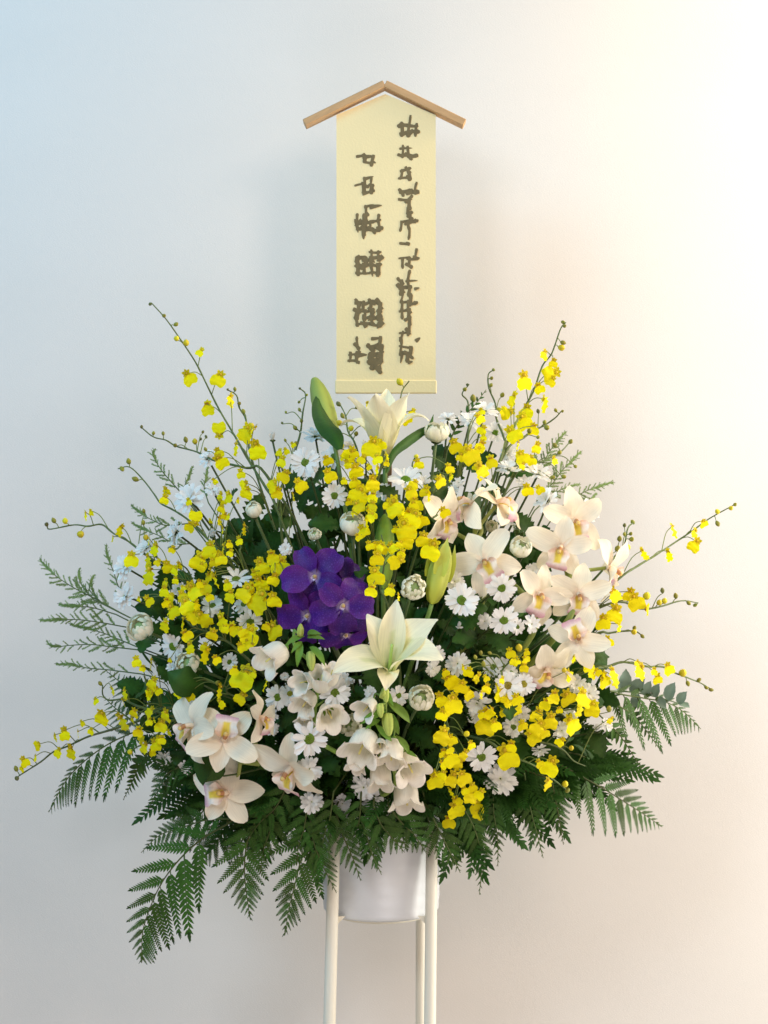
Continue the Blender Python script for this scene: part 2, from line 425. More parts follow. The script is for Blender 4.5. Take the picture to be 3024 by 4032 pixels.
daisy_col = lambda t, s: WHITE * np.array((1, 1, 1)) if t > .12 else lin(232, 238, 200)
DAISY = [one(sheet(1, .40, STRAP, 6, 4, R(a), R(b), 1, c, .02, 1.5, k, .06, daisy_col), 'daisy_petal', M_WHITE)
         for k, (a, b, c) in enumerate(((14, -6, .15), (8, 2, .1), (20, -14, .2), (10, 16, .25)))]
DAISY_UP = [one(sheet(1, .42, STRAP, 6, 4, R(a), R(b), 1, .45, .02, 1.5, k, .06, daisy_col), 'daisy_petal', M_WHITE)
            for k, (a, b) in enumerate(((55, 80), (66, 95), (48, 70)))]
def disc(c1, c2):
    mb = MB().add(lathe([(.30, -.02), (.31, .04), (.27, .10), (.19, .13), (.10, .125), (0, .11)], 18, lambda t, p: c1 * (1 - t * .3)))
    for k in range(46):
        rr = .29 * math.sqrt((k + .5) / 46); p = k * 2.39996
        z = .03 + .105 * (1 - (rr / .31) ** 2)
        mb.add(lathe([(.026, 0), (.028, .02), (0, .045)], 6, lambda t, q: jit(c2, .2)), Matrix.Translation((rr * math.cos(p), rr * math.sin(p), z)))
    return mb.mesh('disc', M_STEM)
DISC_G = disc(lin(96, 128, 30), lin(120, 150, 36)); DISC_Y = disc(lin(150, 140, 40), lin(190, 176, 60))
CALYX = MB().add(lathe([(.05, -.2), (.16, -.17), (.27, -.09), (.30, -.01), (.26, .02)], 14, lambda t, p: lin(72, 88, 44))).mesh('calyx', M_STEM)

def mum_leaf(kc):
    prof = [.10, .13, .2, .62, .48, .88, .55, 1.0, .62, .92, .5, .66, .36, .3, .04]
    return sheet(1, .62, prof, 14, 4, R(20), R(-35), 1, -.12, .04, 2, kc, 0, lambda t, s: DKGREEN * (1.25 if abs(s) < .2 else 1.0), .22)
MUM_LEAF = [one(mum_leaf(k), 'mum_leaf', M_LEAF) for k in (0, 2, 4)]
BROAD_LEAF = one(sheet(1, .30, LANCE, 10, 4, R(15), R(-30), 1, .05, .03, 1.5, 0, 0, lambda t, s: DKGREEN * (1.3 if abs(s) < .2 else 1), .25), 'long_leaf', M_LEAF)

def ballpetal(rho, W, c1, c2, end=165):
    L = rho * R(end + 8)
    return sheet(L, W, [.3, .6, .85, 1, 1, .95, .85, .7, .4], 9, 4, R(-8), R(end), 1, .35, 0, 1, 0, .05, lambda t, s: c1 * (1 - t) + c2 * t)
BALL_OUT = one(ballpetal(1, .84, lin(244, 243, 216), lin(252, 249, 232), 138), 'ball_petal', M_WHITE)
BALL_MID = one(ballpetal(.8, .66, lin(242, 243, 212), lin(250, 249, 228), 155), 'ball_petal', M_WHITE)
BALL_IN = one(ballpetal(.52, .36, lin(196, 216, 156), lin(216, 228, 180), 135), 'ball_petal', M_WHITE)
BALL_EYE = MB().add(lathe([(.4, .35), (.5, .75), (.44, 1.0), (.25, 1.1), (0, 1.08)], 14, lambda t, p: lin(168, 198, 132))).mesh('ball_eye', M_WHITE)

# oncidium floret: lip centre at the origin, column above it; unit = lip width
def onc_lip(k):
    def c(t, s):
        if t < .12: return lin(196, 140, 20)
        return YEL * (1.0 if t < .9 else .97)
    V, F, C = sheet(.95, 1.0, [.28, .36, .52, .80, .95, 1, 1, .97, .93, .84, .62], 10, 6, R((22, 12, 30, 18)[k]), R((-16, -6, -26, -30)[k]), 1, -.06, .07, (2.5, 3.2, 2.1, 3)[k], k * 1.3, .11, c)
    V = V * np.array((1, -1, 1)); V[:, 0] *= -1
    V = V * np.array((1, 1, 1)) + np.array((0, .5, -.05))
    return V, F, C
ONC_LIP = [one(onc_lip(k), 'lip', M_YEL) for k in range(4)]
def onc_body(k):
    mb = MB()
    for ph, L, W in ((0, .36, .2), (58, .38, .23), (-58, .38, .23), (112, .32, .17), (-112, .32, .17)):
        ph += (k - 1.5) * 6
        f = lambda t, s: (lin(226, 214, 24) if (int(t * 7) % 2 or t > .75) else lin(196, 172, 24))
        mb.add(sheet(L, W, [.3, .5, .85, 1, .95, .7, .2], 6, 2, R(10), R(30 if k % 2 else -25), 1, .2, .08, 2, k, 0, f), Matrix.Translation((0, .42, 0)) @ rotz(R(-ph)))
    mb.add(lathe([(.0, -.03), (.07, 0), (.085, .06), (.06, .13), (0, .15)], 8, lambda t, p: lin(236, 206, 60)), Matrix.Translation((0, .42, 0)) @ rotx(R(-20)))
    return mb.mesh('flower', M_YEL)
ONC_BODY = [onc_body(k) for k in range(4)]
def bud_mesh(c1, c2, rat=.36):
    return MB().add(lathe([(.03, 0), (.2 * rat / .36, .12), (.33 * rat / .36, .36), (.34 * rat / .36, .6), (.2 * rat / .36, .86), (.03, 1)], 9, lambda t, p: c1 * (1 - t) + c2 * t,
                          rmod=lambda t, p: 1 + .06 * math.cos(3 * p))).mesh('bud', M_STEM)
BUD_G = bud_mesh(lin(126, 134, 52), lin(150, 142, 50)); BUD_Y = bud_mesh(lin(190, 184, 40), lin(226, 206, 40), .42); BUD_D = bud_mesh(lin(92, 104, 56), lin(112, 108, 60))

# ------------------------------------------------------------------ stems
def bez(a, b, c, d, n=14):
    a, b, c, d = (np.array(v) for v in (a, b, c, d))
    return np.array([(1 - t) ** 3 * a + 3 * t * (1 - t) ** 2 * b + 3 * t * t * (1 - t) * c + t ** 3 * d for t in np.linspace(0, 1, n)])
def head_stem(head, f, back=.05):
    """Path of a cut stem from just behind a flower head down into the foam."""
    b = base_pt(head); f = Vector(f).normalized()
    L = (head - b).length
    up = Vector(((head.x - b.x) * .25, (head.y - b.y) * .25, max(.03, abs(head.z - b.z) * .45)))
    inward = (b + Vector((0, 0, .12)) - head).normalized()
    p1 = head - f * back + inward * L * .25
    return b, bez(head, p1, b + up, b)
def put_leaves(root, P, b, n, lo, hi, size, mesh=None):
    for k in range(n):
        i = int((lo + (hi - lo) * (k + random.random()) / n) * (len(P) - 2))
        T = Vector(P[i] - P[i + 1]).normalized()
        q = Vector((random.uniform(-1, 1), random.uniform(-1.0, .2), random.uniform(-.5, .6)))
        q = (q - T * q.dot(T)).normalized() * .9 + T * .5
        M = frame(q, Vector((random.uniform(-.6, .6), -1.0, random.uniform(.2, .9))))
        link('leaf', mesh or random.choice(MUM_LEAF), TS(Vector(P[i]) - b, M, size * random.uniform(.75, 1.2)), root)

def daisy(t, x, y, r, az, el, kind, label, dy=0.0, leaves=3):
    p, s = at(t, x, y, dy); r = r * s * 1.13
    Rm = facing(az, el, random.uniform(0, 360)); f = Rm.col[2].to_3d()
    b, P = head_stem(p - f * r * .15, f)
    root = thing('daisy', b, label, 'daisy', 'white daisies in the arrangement')
    H = TS(p - b, Rm, 1)
    n = random.choice((14, 15, 16, 17)) if kind != 'c' else 11
    ring = DAISY if kind in 'oyd' else DAISY_UP
    droop = random.uniform(-8, 8); dphi = random.uniform(0, 6.28)
    for k in range(n):
        if kind == 'd' and random.random() < .06: continue
        ph = 2 * math.pi * (k + random.uniform(-.2, .2)) / n
        rl = r * random.uniform(.84, 1.07) * (1 if kind != 'c' else .95)
        M = H @ rotz(ph) @ rotx(R(random.uniform(-14, 13) + droop * math.cos(ph + dphi) * 1.5 + (5 if k % 2 else -3))) @ Matrix.Translation((0, (.16 if kind != 'c' else .06) * r, (k % 2) * .03 * r)) @ Matrix.Scale(rl * .84, 4)
        link('petal', random.choice(ring), M, root)
    if kind in 'dc':
        n2 = 9
        for k in range(n2):
            ph = 2 * math.pi * (k + .5 + random.uniform(-.2, .2)) / n2
            M = H @ rotz(ph) @ rotx(R(random.uniform(18, 42) if kind == 'd' else random.uniform(8, 20))) @ Matrix.Translation((0, .1 * r if kind == 'd' else 0, .08 * r)) @ Matrix.Scale(r * random.uniform(.55, .72), 4)
            link('petal', random.choice(ring), M, root)
    if kind in 'oy': link('centre', DISC_Y if kind == 'y' else DISC_G, H @ Matrix.Scale(r * .95, 4), root)
    link('calyx', CALYX, H @ Matrix.Scale(r, 4), root)
    P = P - np.array(b)
    link('stem', MB().add(tube(P, .0016, .0022, lin(66, 80, 42), 6)).mesh('stem', M_STEM), None, root)
    put_leaves(root, P + np.array(b), b, leaves + 1, .13, .68, .050)
    return root

def button(t, x, y, r, az, el, label, dy=0.0, closed=False):
    p, s = at(t, x, y, dy); r = r * s * .9
    Rm = facing(az, el, random.uniform(0, 360)); f = Rm.col[2].to_3d()
    p0 = p - f * r * .75
    b, P = head_stem(p0, f)
    root = thing('button_chrysanthemum', b, label, 'chrysanthemum', 'round cream button chrysanthemums')
    H = TS(p0 - b, Rm, r)
    for me_, n, tl_ in ((BALL_OUT, 13, -6), (BALL_MID, 11, 0), (BALL_IN, 11, 0)):
        for k in range(n):
            ph = 2 * math.pi * (k + random.uniform(-.18, .18)) / n
            M = H @ rotz(ph) @ rotx(R((tl_ + random.uniform(-9, 4)) if not closed else random.uniform(4, 14))) @ Matrix.Translation((0, 0, random.uniform(0, .06))) @ Matrix.Scale(random.uniform(.9, 1.05), 4)
            link('petal', me_, M, root)
    link('centre', BALL_EYE, H, root)
    link('calyx', CALYX, H @ Matrix.Translation((0, 0, .02)) @ Matrix.Scale(1.9, 4), root)
    P = P - np.array(b)
    link('stem', MB().add(tube(P, .0022, .003, lin(96, 116, 74), 7)).mesh('stem', M_STEM), None, root)
    put_leaves(root, P + np.array(b), b, 3, .2, .65, .055)
    return root

# ------------------------------------------------------------------ yellow orchid sprays
def spray(label, path, florets, buds=(), dy=-.02, root_in=True):
    """path, florets, buds are points of the photograph's drawing: (tile, x, y ...); the path runs from the tip inwards."""
    pts = []
    n = len(path)
    for i, (t, x, y) in enumerate(path):
        pts.append(at(t, x, y, dy + .05 * (i / max(1, n - 1)))[0])
    b = base_pt(pts[-1])
    tail = pts[-1]
    if root_in:
        d = (pts[-1] - pts[-2]).normalized() * .08
        pts += [tail + d * .5 + (b - tail) * .3 + Vector((0, .02, 0)), b]
    P = smooth_path([tuple(p) for p in pts], 5)
    root = thing('yellow_orchid_spray', b, label, 'orchid spray', 'sprays of small yellow orchids')
    mb = MB(); B = np.array(b)
    stc = lin(88, 104, 58)
    mb.add(tube(P - B, .0009, .0024, stc, 6, .12))
    main = P[:max(6, int(len(P) * .95))]
    def pedicel(q, back):
        dist = np.linalg.norm(main - np.array(q), axis=1); i = int(np.argmin(dist + .15 * np.arange(len(main)) / len(main) * .1))
        i = min(len(main) - 1, i + (2 if dist[i] > .012 else 0))
        a = main[i]; m_ = (a + np.array(q)) / 2 + np.array(back) * dist[i] * .3
        mb.add(tube(smooth_path([tuple(q), tuple(m_), tuple(a)], 4) - B, .0006, .0008, lin(110, 124, 60), 5))
    extra = []
    for f in florets:
        if len(florets) > 6 and f[3] >= 80 and random.random() < .6:
            g = random.uniform(0, 6.28); q = f[3] * random.uniform(.7, 1.15)
            extra.append((f[0], f[1] + q * math.cos(g), f[2] + q * math.sin(g), f[3] * random.uniform(.5, .8), random.choice(('', '', 's', 'b'))))
    for f in list(florets) + extra:
        t, x, y, w = f[:4]; flag = f[4] if len(f) > 4 else ''
        p, s = at(t, x, y, dy - .012 + random.uniform(-.012, .012)); w = w * s * 1.22
        sx, sy = src(t, x, y)
        bias = max(-40, min(40, (sx - 1515) / 1300 * 45))
        az = bias + random.uniform(-32, 32); el = random.uniform(-22, 22); roll = random.uniform(-38, 38)
        if flag == 's': az = random.choice((-1, 1)) * random.uniform(62, 84)
        if flag == 'b': az = 180 + random.uniform(-35, 35); el = random.uniform(-20, 20)
        if flag == 'u': roll += 180
        if flag == 'l': roll += 70
        if flag == 'r': roll -= 70
        Rm = facing(az, el, roll)
        k = random.randrange(4)
        M = TS(p - b, Rm, w)
        fl = link('flower', ONC_BODY[k], M, root)
        link('lip', random.choice(ONC_LIP), Matrix.Scale(random.uniform(.92, 1.08), 4), fl)
        pedicel(p + Rm @ Vector((0, .42 * w, -.06 * w)), (0, .4, .5))
    for q in buds:
        t, x, y = q[:3]; w = q[3] if len(q) > 3 else 30; kd = q[4] if len(q) > 4 else 'g'
        p, s = at(t, x, y, dy + random.uniform(-.006, .006))
        i = int(np.argmin(np.linalg.norm(main - np.array(p), axis=1))); a = Vector(main[i])
        d = (p - a); d = d if d.length > 1e-4 else Vector((0, 0, 1)); d = (d.normalized() + Vector((random.uniform(-.3, .3), random.uniform(-.3, .3), random.uniform(.0, .5)))).normalized()
        L = w * s * 1.35
        M = TS(p - d * L * .5 - b, frame(Vector((random.random(), .3, .2)), d), L)
        link('bud', {'g': BUD_G, 'y': BUD_Y, 'd': BUD_D}[kd], M, root)
        pedicel(p - d * L * .45, (0, .1, .6))
    link('stem', mb.mesh('stem', M_STEM), None, root)
    return root

# ------------------------------------------------------------------ cymbidiums
CREAM = lin(250, 242, 220); CREAM2 = lin(250, 235, 218)
def cym_c(t, s):
    c = CREAM * (1 - .25 * (1 - t)) + CREAM2 * .25 * (1 - t)
    if t < .16: c = c * .75 + lin(236, 200, 192) * .25
    return c
CYM = [one(sheet(1, W, POINT if k % 2 else ROUND, 10, 6, R(a), R(b), 1, c, .06, 1.5, k * 1.7, 0, cym_c), 'cymbidium_petal', M_CREAM)
       for k, (W, a, b, c) in enumerate(((.60, 24, -14, .22), (.62, 14, -26, .14), (.56, 34, 12, .30), (.60, 18, -42, .18)))]
def cym_lip():
    def c(t, s):
        if t > .62: 
            k = min(1, (t - .62) / .12) * min(1, .45 + abs(s) * .3 + (t - .6))
            return lin(250, 240, 232) * (1 - k) + lin(222, 168, 190) * k
        if abs(s) < .4 and t < .58: return lin(238, 214, 90)
        return lin(250, 238, 228) if t > .25 else lin(242, 216, 204)
    V, F, C = sheet(.80, .62, [.5, .85, 1.0, 1.0, .9, .8, .85, .98, 1, .8, .4], 14, 8, R(62), R(-85), 1.3, .0, .04, 2.5, .5, 0, c)
    T = np.repeat(np.linspace(0, 1, 15), 9); S = np.tile(np.linspace(-1, 1, 9), 15)
    lift = np.clip(1 - T / .6, 0, 1) ** .6 * np.abs(S) ** 2 * .30
    V[:, 2] += lift
    V = V * np.array((-1, -1, 1))
    return V, F, C
CYM_LIP = one(cym_lip(), 'cymbidium_lip', M_CREAM)
def cym_col():
    mb = MB(); P = [(0, .03, -.03), (0, .03, .12), (0, -.02, .26), (0, -.09, .34)]
    V, F, C = tube(smooth_path(P, 4), .075, .06, (1, 1, 1), 10)
    nn = len(V) // 10
    for i in range(nn):
        for k in range(10): C[i * 10 + k] = lin(246, 226, 200) if i < nn - 5 else lin(196, 140, 96)
    mb.add((V, F, C))
    mb.add(lathe([(.0, -.05), (.055, -.03), (.065, .01), (.04, .05), (0, .06)], 10, lambda t, p: lin(238, 206, 130)), Matrix.Translation((0, -.10, .36)))
    return mb.mesh('flower', M_CREAM)
CYM_COL = cym_col()
def cymbidium_stem(label, flowers, path, dy=-.03):
    pts = [at(t, x, y, dy + .03)[0] for t, x, y in path]
    b = base_pt(pts[-1]); B = np.array(b)
    P = smooth_path([tuple(p) for p in pts] + [tuple(b)], 6)
    root = thing('cream_orchid', b, label, 'orchid', 'stems of large cream orchids')
    mb = MB().add(tube(P - B, .0032, .0048, lin(128, 142, 70), 9, .05))
    for (t, x, y, L, az, el, roll) in flowers[:]:
        p, s = at(t, x, y, dy); L = L * s * 1.15
        Rm = facing(az, el, roll)
        fl = link('flower', CYM_COL, TS(p - b, Rm, L), root)
        for ph, kk in ((0, 1), (66, 0), (-66, 0), (138, 3), (-138, 3)):
            ph += random.uniform(-7, 7)
            zz = .012 if kk == 0 else 0
            M = rotz(R(-ph)) @ rotx(R(random.uniform(-18, 16))) @ Matrix.Rotation(R(random.uniform(-14, 14)), 4, 'Y') @ Matrix.Translation((0, .03, zz)) @ Matrix.Scale(random.uniform(.86, 1.08), 4)
            link('petal', random.choice((CYM[0], CYM[2])) if kk == 0 else random.choice((CYM[1], CYM[3])), M, fl)
        link('lip', CYM_LIP, Matrix.Translation((0, -.03, .02)), fl)
        back = p - Rm @ Vector((0, 0, L * .05))
        i = int(np.argmin(np.linalg.norm(P - np.array(p), axis=1))); i = min(len(P) - 1, i + 3)
        mid = (back + Vector(P[i])) / 2 - Rm @ Vector((0, 0, L * .3))
        mb.add(tube(smooth_path([tuple(back), tuple(mid), tuple(P[i])], 6) - B, .0026, .003, lin(150, 160, 84), 8))
    link('stem', mb.mesh('stem', M_STEM), None, root)
    return root

# ------------------------------------------------------------------ violet orchid
PUR1 = lin(58, 16, 122); PUR2 = lin(104, 26, 122)
def pur_c(t, s): 
    c = PUR1 * (1 - .5 * abs(s)) + PUR2 * .5 * abs(s)
    return c if t > .12 else c * .5 + lin(200, 180, 210) * .5
VAN = [one(sheet(1, W * .86, [.16, .34, .66, .92, 1, 1, .95, .8, .45], 10, 6, R(a), R(b), 1, c, .065, 1.6, k * 2.1, .03, pur_c), 'violet_petal', M_PURP)
       for k, (W, a, b, c) in enumerate(((.92, 30, -30, .16), (1.0, 18, -42, .10), (.86, 38, -6, .22)))]
def van_core():
    mb = MB().add(lathe([(0, -.04), (.07, 0), (.075, .08), (.05, .16), (0, .18)], 10, lambda t, p: lin(222, 200, 210) if t < .7 else lin(226, 196, 130)))
    return mb.mesh('flower', M_CREAM)
VAN_CORE = van_core()
VAN_LIP = one(sheet(.34, .2, [.9, .8, .7, .8, 1, .5], 8, 4, R(50), R(-60), 1, .5, .02, 2, 0, 0, lambda t, s: lin(70, 24, 120) if t > .25 else lin(216, 196, 216)), 'violet_lip', M_PURP)
def vanda(label, flowers, path, dy=-.03):
    pts = [at(t, x, y, dy + .06)[0] for t, x, y in path]
    b = base_pt(pts[-1]); B = np.array(b)
    P = smooth_path([tuple(p) for p in pts] + [tuple(b)], 6)
    root = thing('violet_orchid', b, label, 'orchid')
    mb = MB().add(tube(P - B, .003, .004, lin(80, 96, 60), 8))
    for (t, x, y, L, az, el, roll, zo) in flowers:
        p, s = at(t, x, y, dy + zo); L = L * s * 1.06
        Rm = facing(az, el, roll)
        fl = link('flower', VAN_CORE, TS(p - b, Rm, L), root)
        for k, ph in enumerate((0, 72, -72, 142, -142)):
            M = rotz(R(-ph + random.uniform(-9, 9))) @ rotx(R(random.uniform(-16, 14))) @ Matrix.Translation((0, .04, (.0, .03, .03, .015, .02)[k])) @ Matrix.Scale((1, .96, .96, 1.06, 1.06)[k] * random.uniform(.95, 1.04), 4)
            link('petal', VAN[(1, 0, 2, 1, 0)[k]], M, fl)
        link('lip', VAN_LIP, Matrix.Translation((0, -.04, .05)) @ rotz(math.pi), fl)
        i = int(np.argmin(np.linalg.norm(P - np.array(p), axis=1)))
        back = p - Rm @ Vector((0, 0, L * .05))
        mb.add(tube(smooth_path([tuple(back), tuple(back - Rm @ Vector((0, 0, L * .25))), tuple(P[i])], 5) - B, .002, .0024, lin(120, 90, 140), 6))
    link('stem', mb.mesh('stem', M_STEM), None, root)
    return root

# ------------------------------------------------------------------ lilies
def lily_c(t, s):
    c = lin(240, 238, 190) * (1 - t) + lin(248, 242, 214) * t
    if abs(s) < .3 and t < .6: c = c * .6 + lin(186, 204, 110) * .4
    if t < .18: c = c * .4 + lin(170, 194, 88) * .6
    return c
LILY = [one(sheet(1, W, [.22, .34, .5, .72, .92, 1, .98, .86, .62, .34, .06], 16, 6, R(a), R(b), pw, c, .055, 1.7, k, 0, lily_c, f), 'lily_petal', M_CREAM)
        for k, (W, a, b, pw, c, f) in enumerate(((.46, 84, -4, 1.1, .30, .05), (.34, 86, 10, 1.15, .35, .15), (.50, 84, 10, 1.1, .34, .05), (.48, 80, -34, 1.05, .25, .05),
          (.38, 78, 46, 1.3, .30, .05), (.32, 80, -40, 2.2, .25, .08)))]
LILY_EYE = MB().add(tube(smooth_path([(0, 0, .05), (.01, .02, .35), (.02, .04, .5)], 4), .022, .018, lin(176, 200, 110), 8)).mesh('pistil', M_STEM)
def lily(label, T, x, y, L, az, el, roll, opens, leaves, dy=-.05):
    p, s = at(T, x, y, dy); L = L * s
    Rm = facing(az, el, roll); f = Rm.col[2].to_3d()
    b, P = head_stem(p, f, .06)
    root = thing('lily', b, label, 'lily', 'open white lilies')
    H = TS(p - b, Rm, L)
    for k, (ph, me_, tl_, sc) in enumerate(opens):
        M = H @ rotz(R(-ph)) @ rotx(R(tl_)) @ Matrix.Translation((0, .03 if k % 2 else .022, 0)) @ Matrix.Scale(sc, 4)
        link('petal', LILY[me_], M, root)
    link('pistil', LILY_EYE, H, root)
    link('stem', MB().add(tube(P - np.array(b), .0034, .0042, lin(96, 128, 66), 9)).mesh('stem', M_STEM), None, root)
    for lf in leaves: long_leaf(root, b, *lf)
    return root
def long_leaf(root, b, pts, W, c=DKGREEN, dys=None, name='leaf'):
    """A strap leaf along points (tile, x, y, depth), base first; W is its width in metres; its flat side looks to the room."""
    Q = smooth_path([tuple(at(t, x, y, d)[0]) for t, x, y, d in pts], 6)
    n = len(Q); V = []; C = []
    prof = np.interp(np.linspace(0, 1, n), np.linspace(0, 1, 9), [.25, .6, .85, 1, 1, .9, .7, .42, .02])
    T = np.gradient(Q, axis=0)
    for i in range(n):
        t_ = T[i] / np.linalg.norm(T[i]); side = np.cross(t_, (0.25, -1, .1)); side /= np.linalg.norm(side); nn = np.cross(side, t_)
        for k, s_ in enumerate((-1, -.5, 0, .5, 1)):
            V.append(Q[i] - np.array(b) + side * s_ * W / 2 * prof[i] - nn * .16 * W * abs(s_) * prof[i]); C.append(c * (1.3 if k == 2 else 1))
    F = [(i * 5 + k, i * 5 + k + 1, i * 5 + k + 6, i * 5 + k + 5) for i in range(n - 1) for k in range(4)]
    return link(name, MB().add((np.array(V), F, np.array(C))).mesh(name, M_LEAF), None, root)
def lily_bud(label, tip, base, W, c1, c2, leaf=None, dy=-.03, split=0.0):
    a, s = at(*tip, dy); e, s2 = at(*base, dy + .01)
    d = a - e; L = d.length; w = W * s
    b = base_pt(e); 
    root = thing('lily_bud', b, label, 'lily bud', 'closed lily buds')
    prof = [(.10, 0), (.55, .07), (.82, .2), (.97, .38), (1, .55), (.92, .7), (.72, .84), (.42, .95), (.12, 1.0)]
    k_ = w / 2
    def rm(t, p): return 1 - .16 * (abs(math.cos(1.5 * p)) ** 6) * math.sin(math.pi * min(1, t * 1.02)) - .05 * abs(math.cos(1.5 * p + .8)) ** 8
    def cf(t, p):
        g = abs(math.cos(1.5 * p)) ** 4
        return (c1 * (1 - t) + c2 * t) * (1 - .30 * g)
    bud = lathe([(r * k_, z * L) for r, z in prof], 36, cf, rm)
    M = Matrix.Translation(e - b) @ frame(Vector((0, -1, 0)).cross(d), d)
    body = link('bud', MB().add(bud).mesh('bud', M_CREAM), M, root)
    if split:
        for k in range(3):
            me_ = one(sheet(L * .62, w * .62, [.8, 1, 1, .95, .8, .55, .25, .04], 8, 4, R(0), R(10), 1, -.3, 0, 1, 0, 0, lambda t, s: c1 * (1 - t) + c2 * t), 'bud_petal', M_CREAM)
            link('bud_petal', me_, Matrix.Translation((0, 0, L * .42)) @ rotz(R(90 + 120 * k)) @ Matrix.Translation((0, w * .44, 0)) @ rotx(R(84)), body)
    _, P = head_stem(e, d, .03)
    P[-1] = np.array(b); P = bez(e, e - d * .35, b + Vector((0, 0, .1)), b)
    link('stem', MB().add(tube(P - np.array(b), .003, .0036, lin(104, 132, 66), 8)).mesh('stem', M_STEM), None, root)
    if leaf:
        for lf in leaf: long_leaf(root, b, *lf)
    return root

# ------------------------------------------------------------------ bellflowers
BELLC = lin(248, 240, 228)
def bell_mesh(openness):
    prof = [(.03, 0), (.20, .02), (.32, .09), (.38, .22), (.40, .40), (.40, .58), (.41 + .02 * openness, .72), (.44 + .05 * openness, .84), (.47 + .08 * openness, .93), (.49 + .13 * openness, .96)]
    rm = lambda t, p: 1 + (.05 * math.cos(5 * p) * t + (.12 * abs(math.cos(2.5 * p)) ** .6 * max(0, (t - .72) / .28)))
    zm = lambda t, p: -.26 * max(0, (t - .65) / .35) * (1 - abs(math.cos(2.5 * p)) ** .55)
    return MB().add(lathe([(r, z - .5) for r, z in prof], 40, lambda t, p: BELLC * (1 - .25 * (1 - t)) + lin(226, 234, 190) * .25 * (1 - t), rm, zm)).mesh('bell', M_CREAM)
BELL = [bell_mesh(.9), bell_mesh(.4), bell_mesh(0.0)]
STAMEN = MB().add(tube([(0, 0, -.45), (0, 0, .1), (.01, 0, .3)], .03, .03, lin(238, 226, 150), 7)).mesh('stamen', M_YEL)
for a_ in range(3): pass
def bell_calyx():
    mb = MB()
    for k in range(5): mb.add(sheet(.42, .16, LANCE, 6, 2, R(35), R(95), 1, .2, 0, 1, 0, 0, lambda t, s: lin(112, 146, 58)), Matrix.Translation((0, 0, -.56)) @ rotz(2 * math.pi * k / 5) @ Matrix.Translation((0, .06, 0)))
    mb.add(lathe([(.02, -.66), (.09, -.6), (.12, -.54), (.1, -.48)], 10, lambda t, p: lin(120, 150, 60)))
    return mb.mesh('calyx', M_LEAF)
BELL_CALYX = bell_calyx()
BELL_BUD = MB().add(lathe([(.05, 0), (.2, .06), (.25, .3), (.22, .62), (.12, .9), (.02, 1)], 20, lambda t, p: lin(196, 212, 110) * (1 if math.cos(5 * p) > -.2 else .78), lambda t, p: 1 + .1 * math.cos(5 * p))).mesh('bell_bud', M_CREAM)
BELL_LEAF = one(sheet(1, .26, LANCE, 8, 4, R(25), R(-70), 1, .1, .05, 2, 0, 0, lambda t, s: lin(104, 142, 54), .2), 'bell_leaf', M_LEAF)
def bellflower(label, path, bells, buds, leaves, dy=-.04):
    pts = [at(t, x, y, dy)[0] for t, x, y in path]
    b = base_pt(pts[-1]); B = np.array(b)
    P = smooth_path([tuple(p) for p in pts] + [tuple(b)], 6)
    root = thing('bellflower', b, label, 'bellflower', 'stems of white bellflowers')
    mb = MB().add(tube(P - B, .002, .0034, lin(122, 150, 66), 8))
    for (t, x, y, L, k, az, el) in bells:
        p, s = at(t, x, y, dy - .015); L *= s
        Rm = facing(az, el - 14 if k < 2 and el > -55 else el, random.uniform(0, 72))
        M = TS(p - b, Rm, L)
        o_ = link('bell', BELL[k], M, root)
        link('stamen', STAMEN, None, o_)
        link('calyx', BELL_CALYX, None, o_)
        q = p - Rm @ Vector((0, 0, L * .6))
        i = int(np.argmin(np.linalg.norm(P - np.array(q), axis=1)))
        mb.add(tube(smooth_path([tuple(q), tuple(q - Rm @ Vector((0, 0, L * .2)) + Vector((0, .01, .005))), tuple(P[i])], 4) - B, .0013, .0016, lin(124, 152, 66), 6))
    for (t, x, y, L, dx, dz) in buds:
        p, s = at(t, x, y, dy - .02); d = Vector((dx, -.35, dz)).normalized(); L *= s
        o_ = link('bud', BELL_BUD, TS(p - d * L * .5 - b, frame(Vector((1, .2, 0)), d), L), root)
        i = int(np.argmin(np.linalg.norm(P - np.array(p), axis=1)))
        mb.add(tube(smooth_path([tuple(p - d * L * .45), tuple(P[i])], 3) - B, .0012, .0016, lin(124, 152, 66), 6))
    for (t, x, y, x2, y2) in leaves:
        p, s = at(t, x, y, dy - .01); q, _ = at(t, x2, y2, dy - .03)
        link('leaf', BELL_LEAF, TS(p - b, frame(q - p, (random.uniform(-.3, .3), -1, .5)), (q - p).length * 1.15), root)
    link('stem', mb.mesh('stem', M_STEM), None, root)
    return root

# ------------------------------------------------------------------ leather ferns
def pinna_mesh(k):
    r_ = random.Random(k); mb = MB()
    mb.add(tube([(0, 0, 0), (0, .5, .02), (0, 1, -.04)], .012, .004, lin(74, 92, 46), 4))
    n = 12
    for i in range(n):
        u = .06 + .86 * i / n
        L = (.20 * (1 - u) ** .6 + .03) * r_.uniform(.92, 1.06) * (1 if i > 0 else .85)
        for sg in (-1, 1):
            a = R(52 - 14 * u)
            pr = [.35, .8, 1, .86, 1.0, .78, .84, .56, .5, .2, .02]
            cc = lin(54, 86, 30) * r_.uniform(.85, 1.15)
            mb.add(sheet(L, L * .27 + .012, pr, 10, 2, R(6), R(-16), 1, 0, 0, 1, 0, 0, lambda t, s: cc * (1.25 if abs(s) < .3 else 1), .14),
                   Matrix.Translation((0, u + (.02 if sg > 0 else 0), .02 * math.sin(math.pi * u))) @ rotz(-sg * a))
    mb.add(sheet(.14, .06, [.6, 1, .8, .9, .6, .4, .05], 6, 2, 0, R(-10), 1, 0, 0, 1, 0, 0, lambda t, s: lin(44, 68, 34)), Matrix.Translation((0, .88, 0)))
    return mb.mesh('pinna', M_FERN)
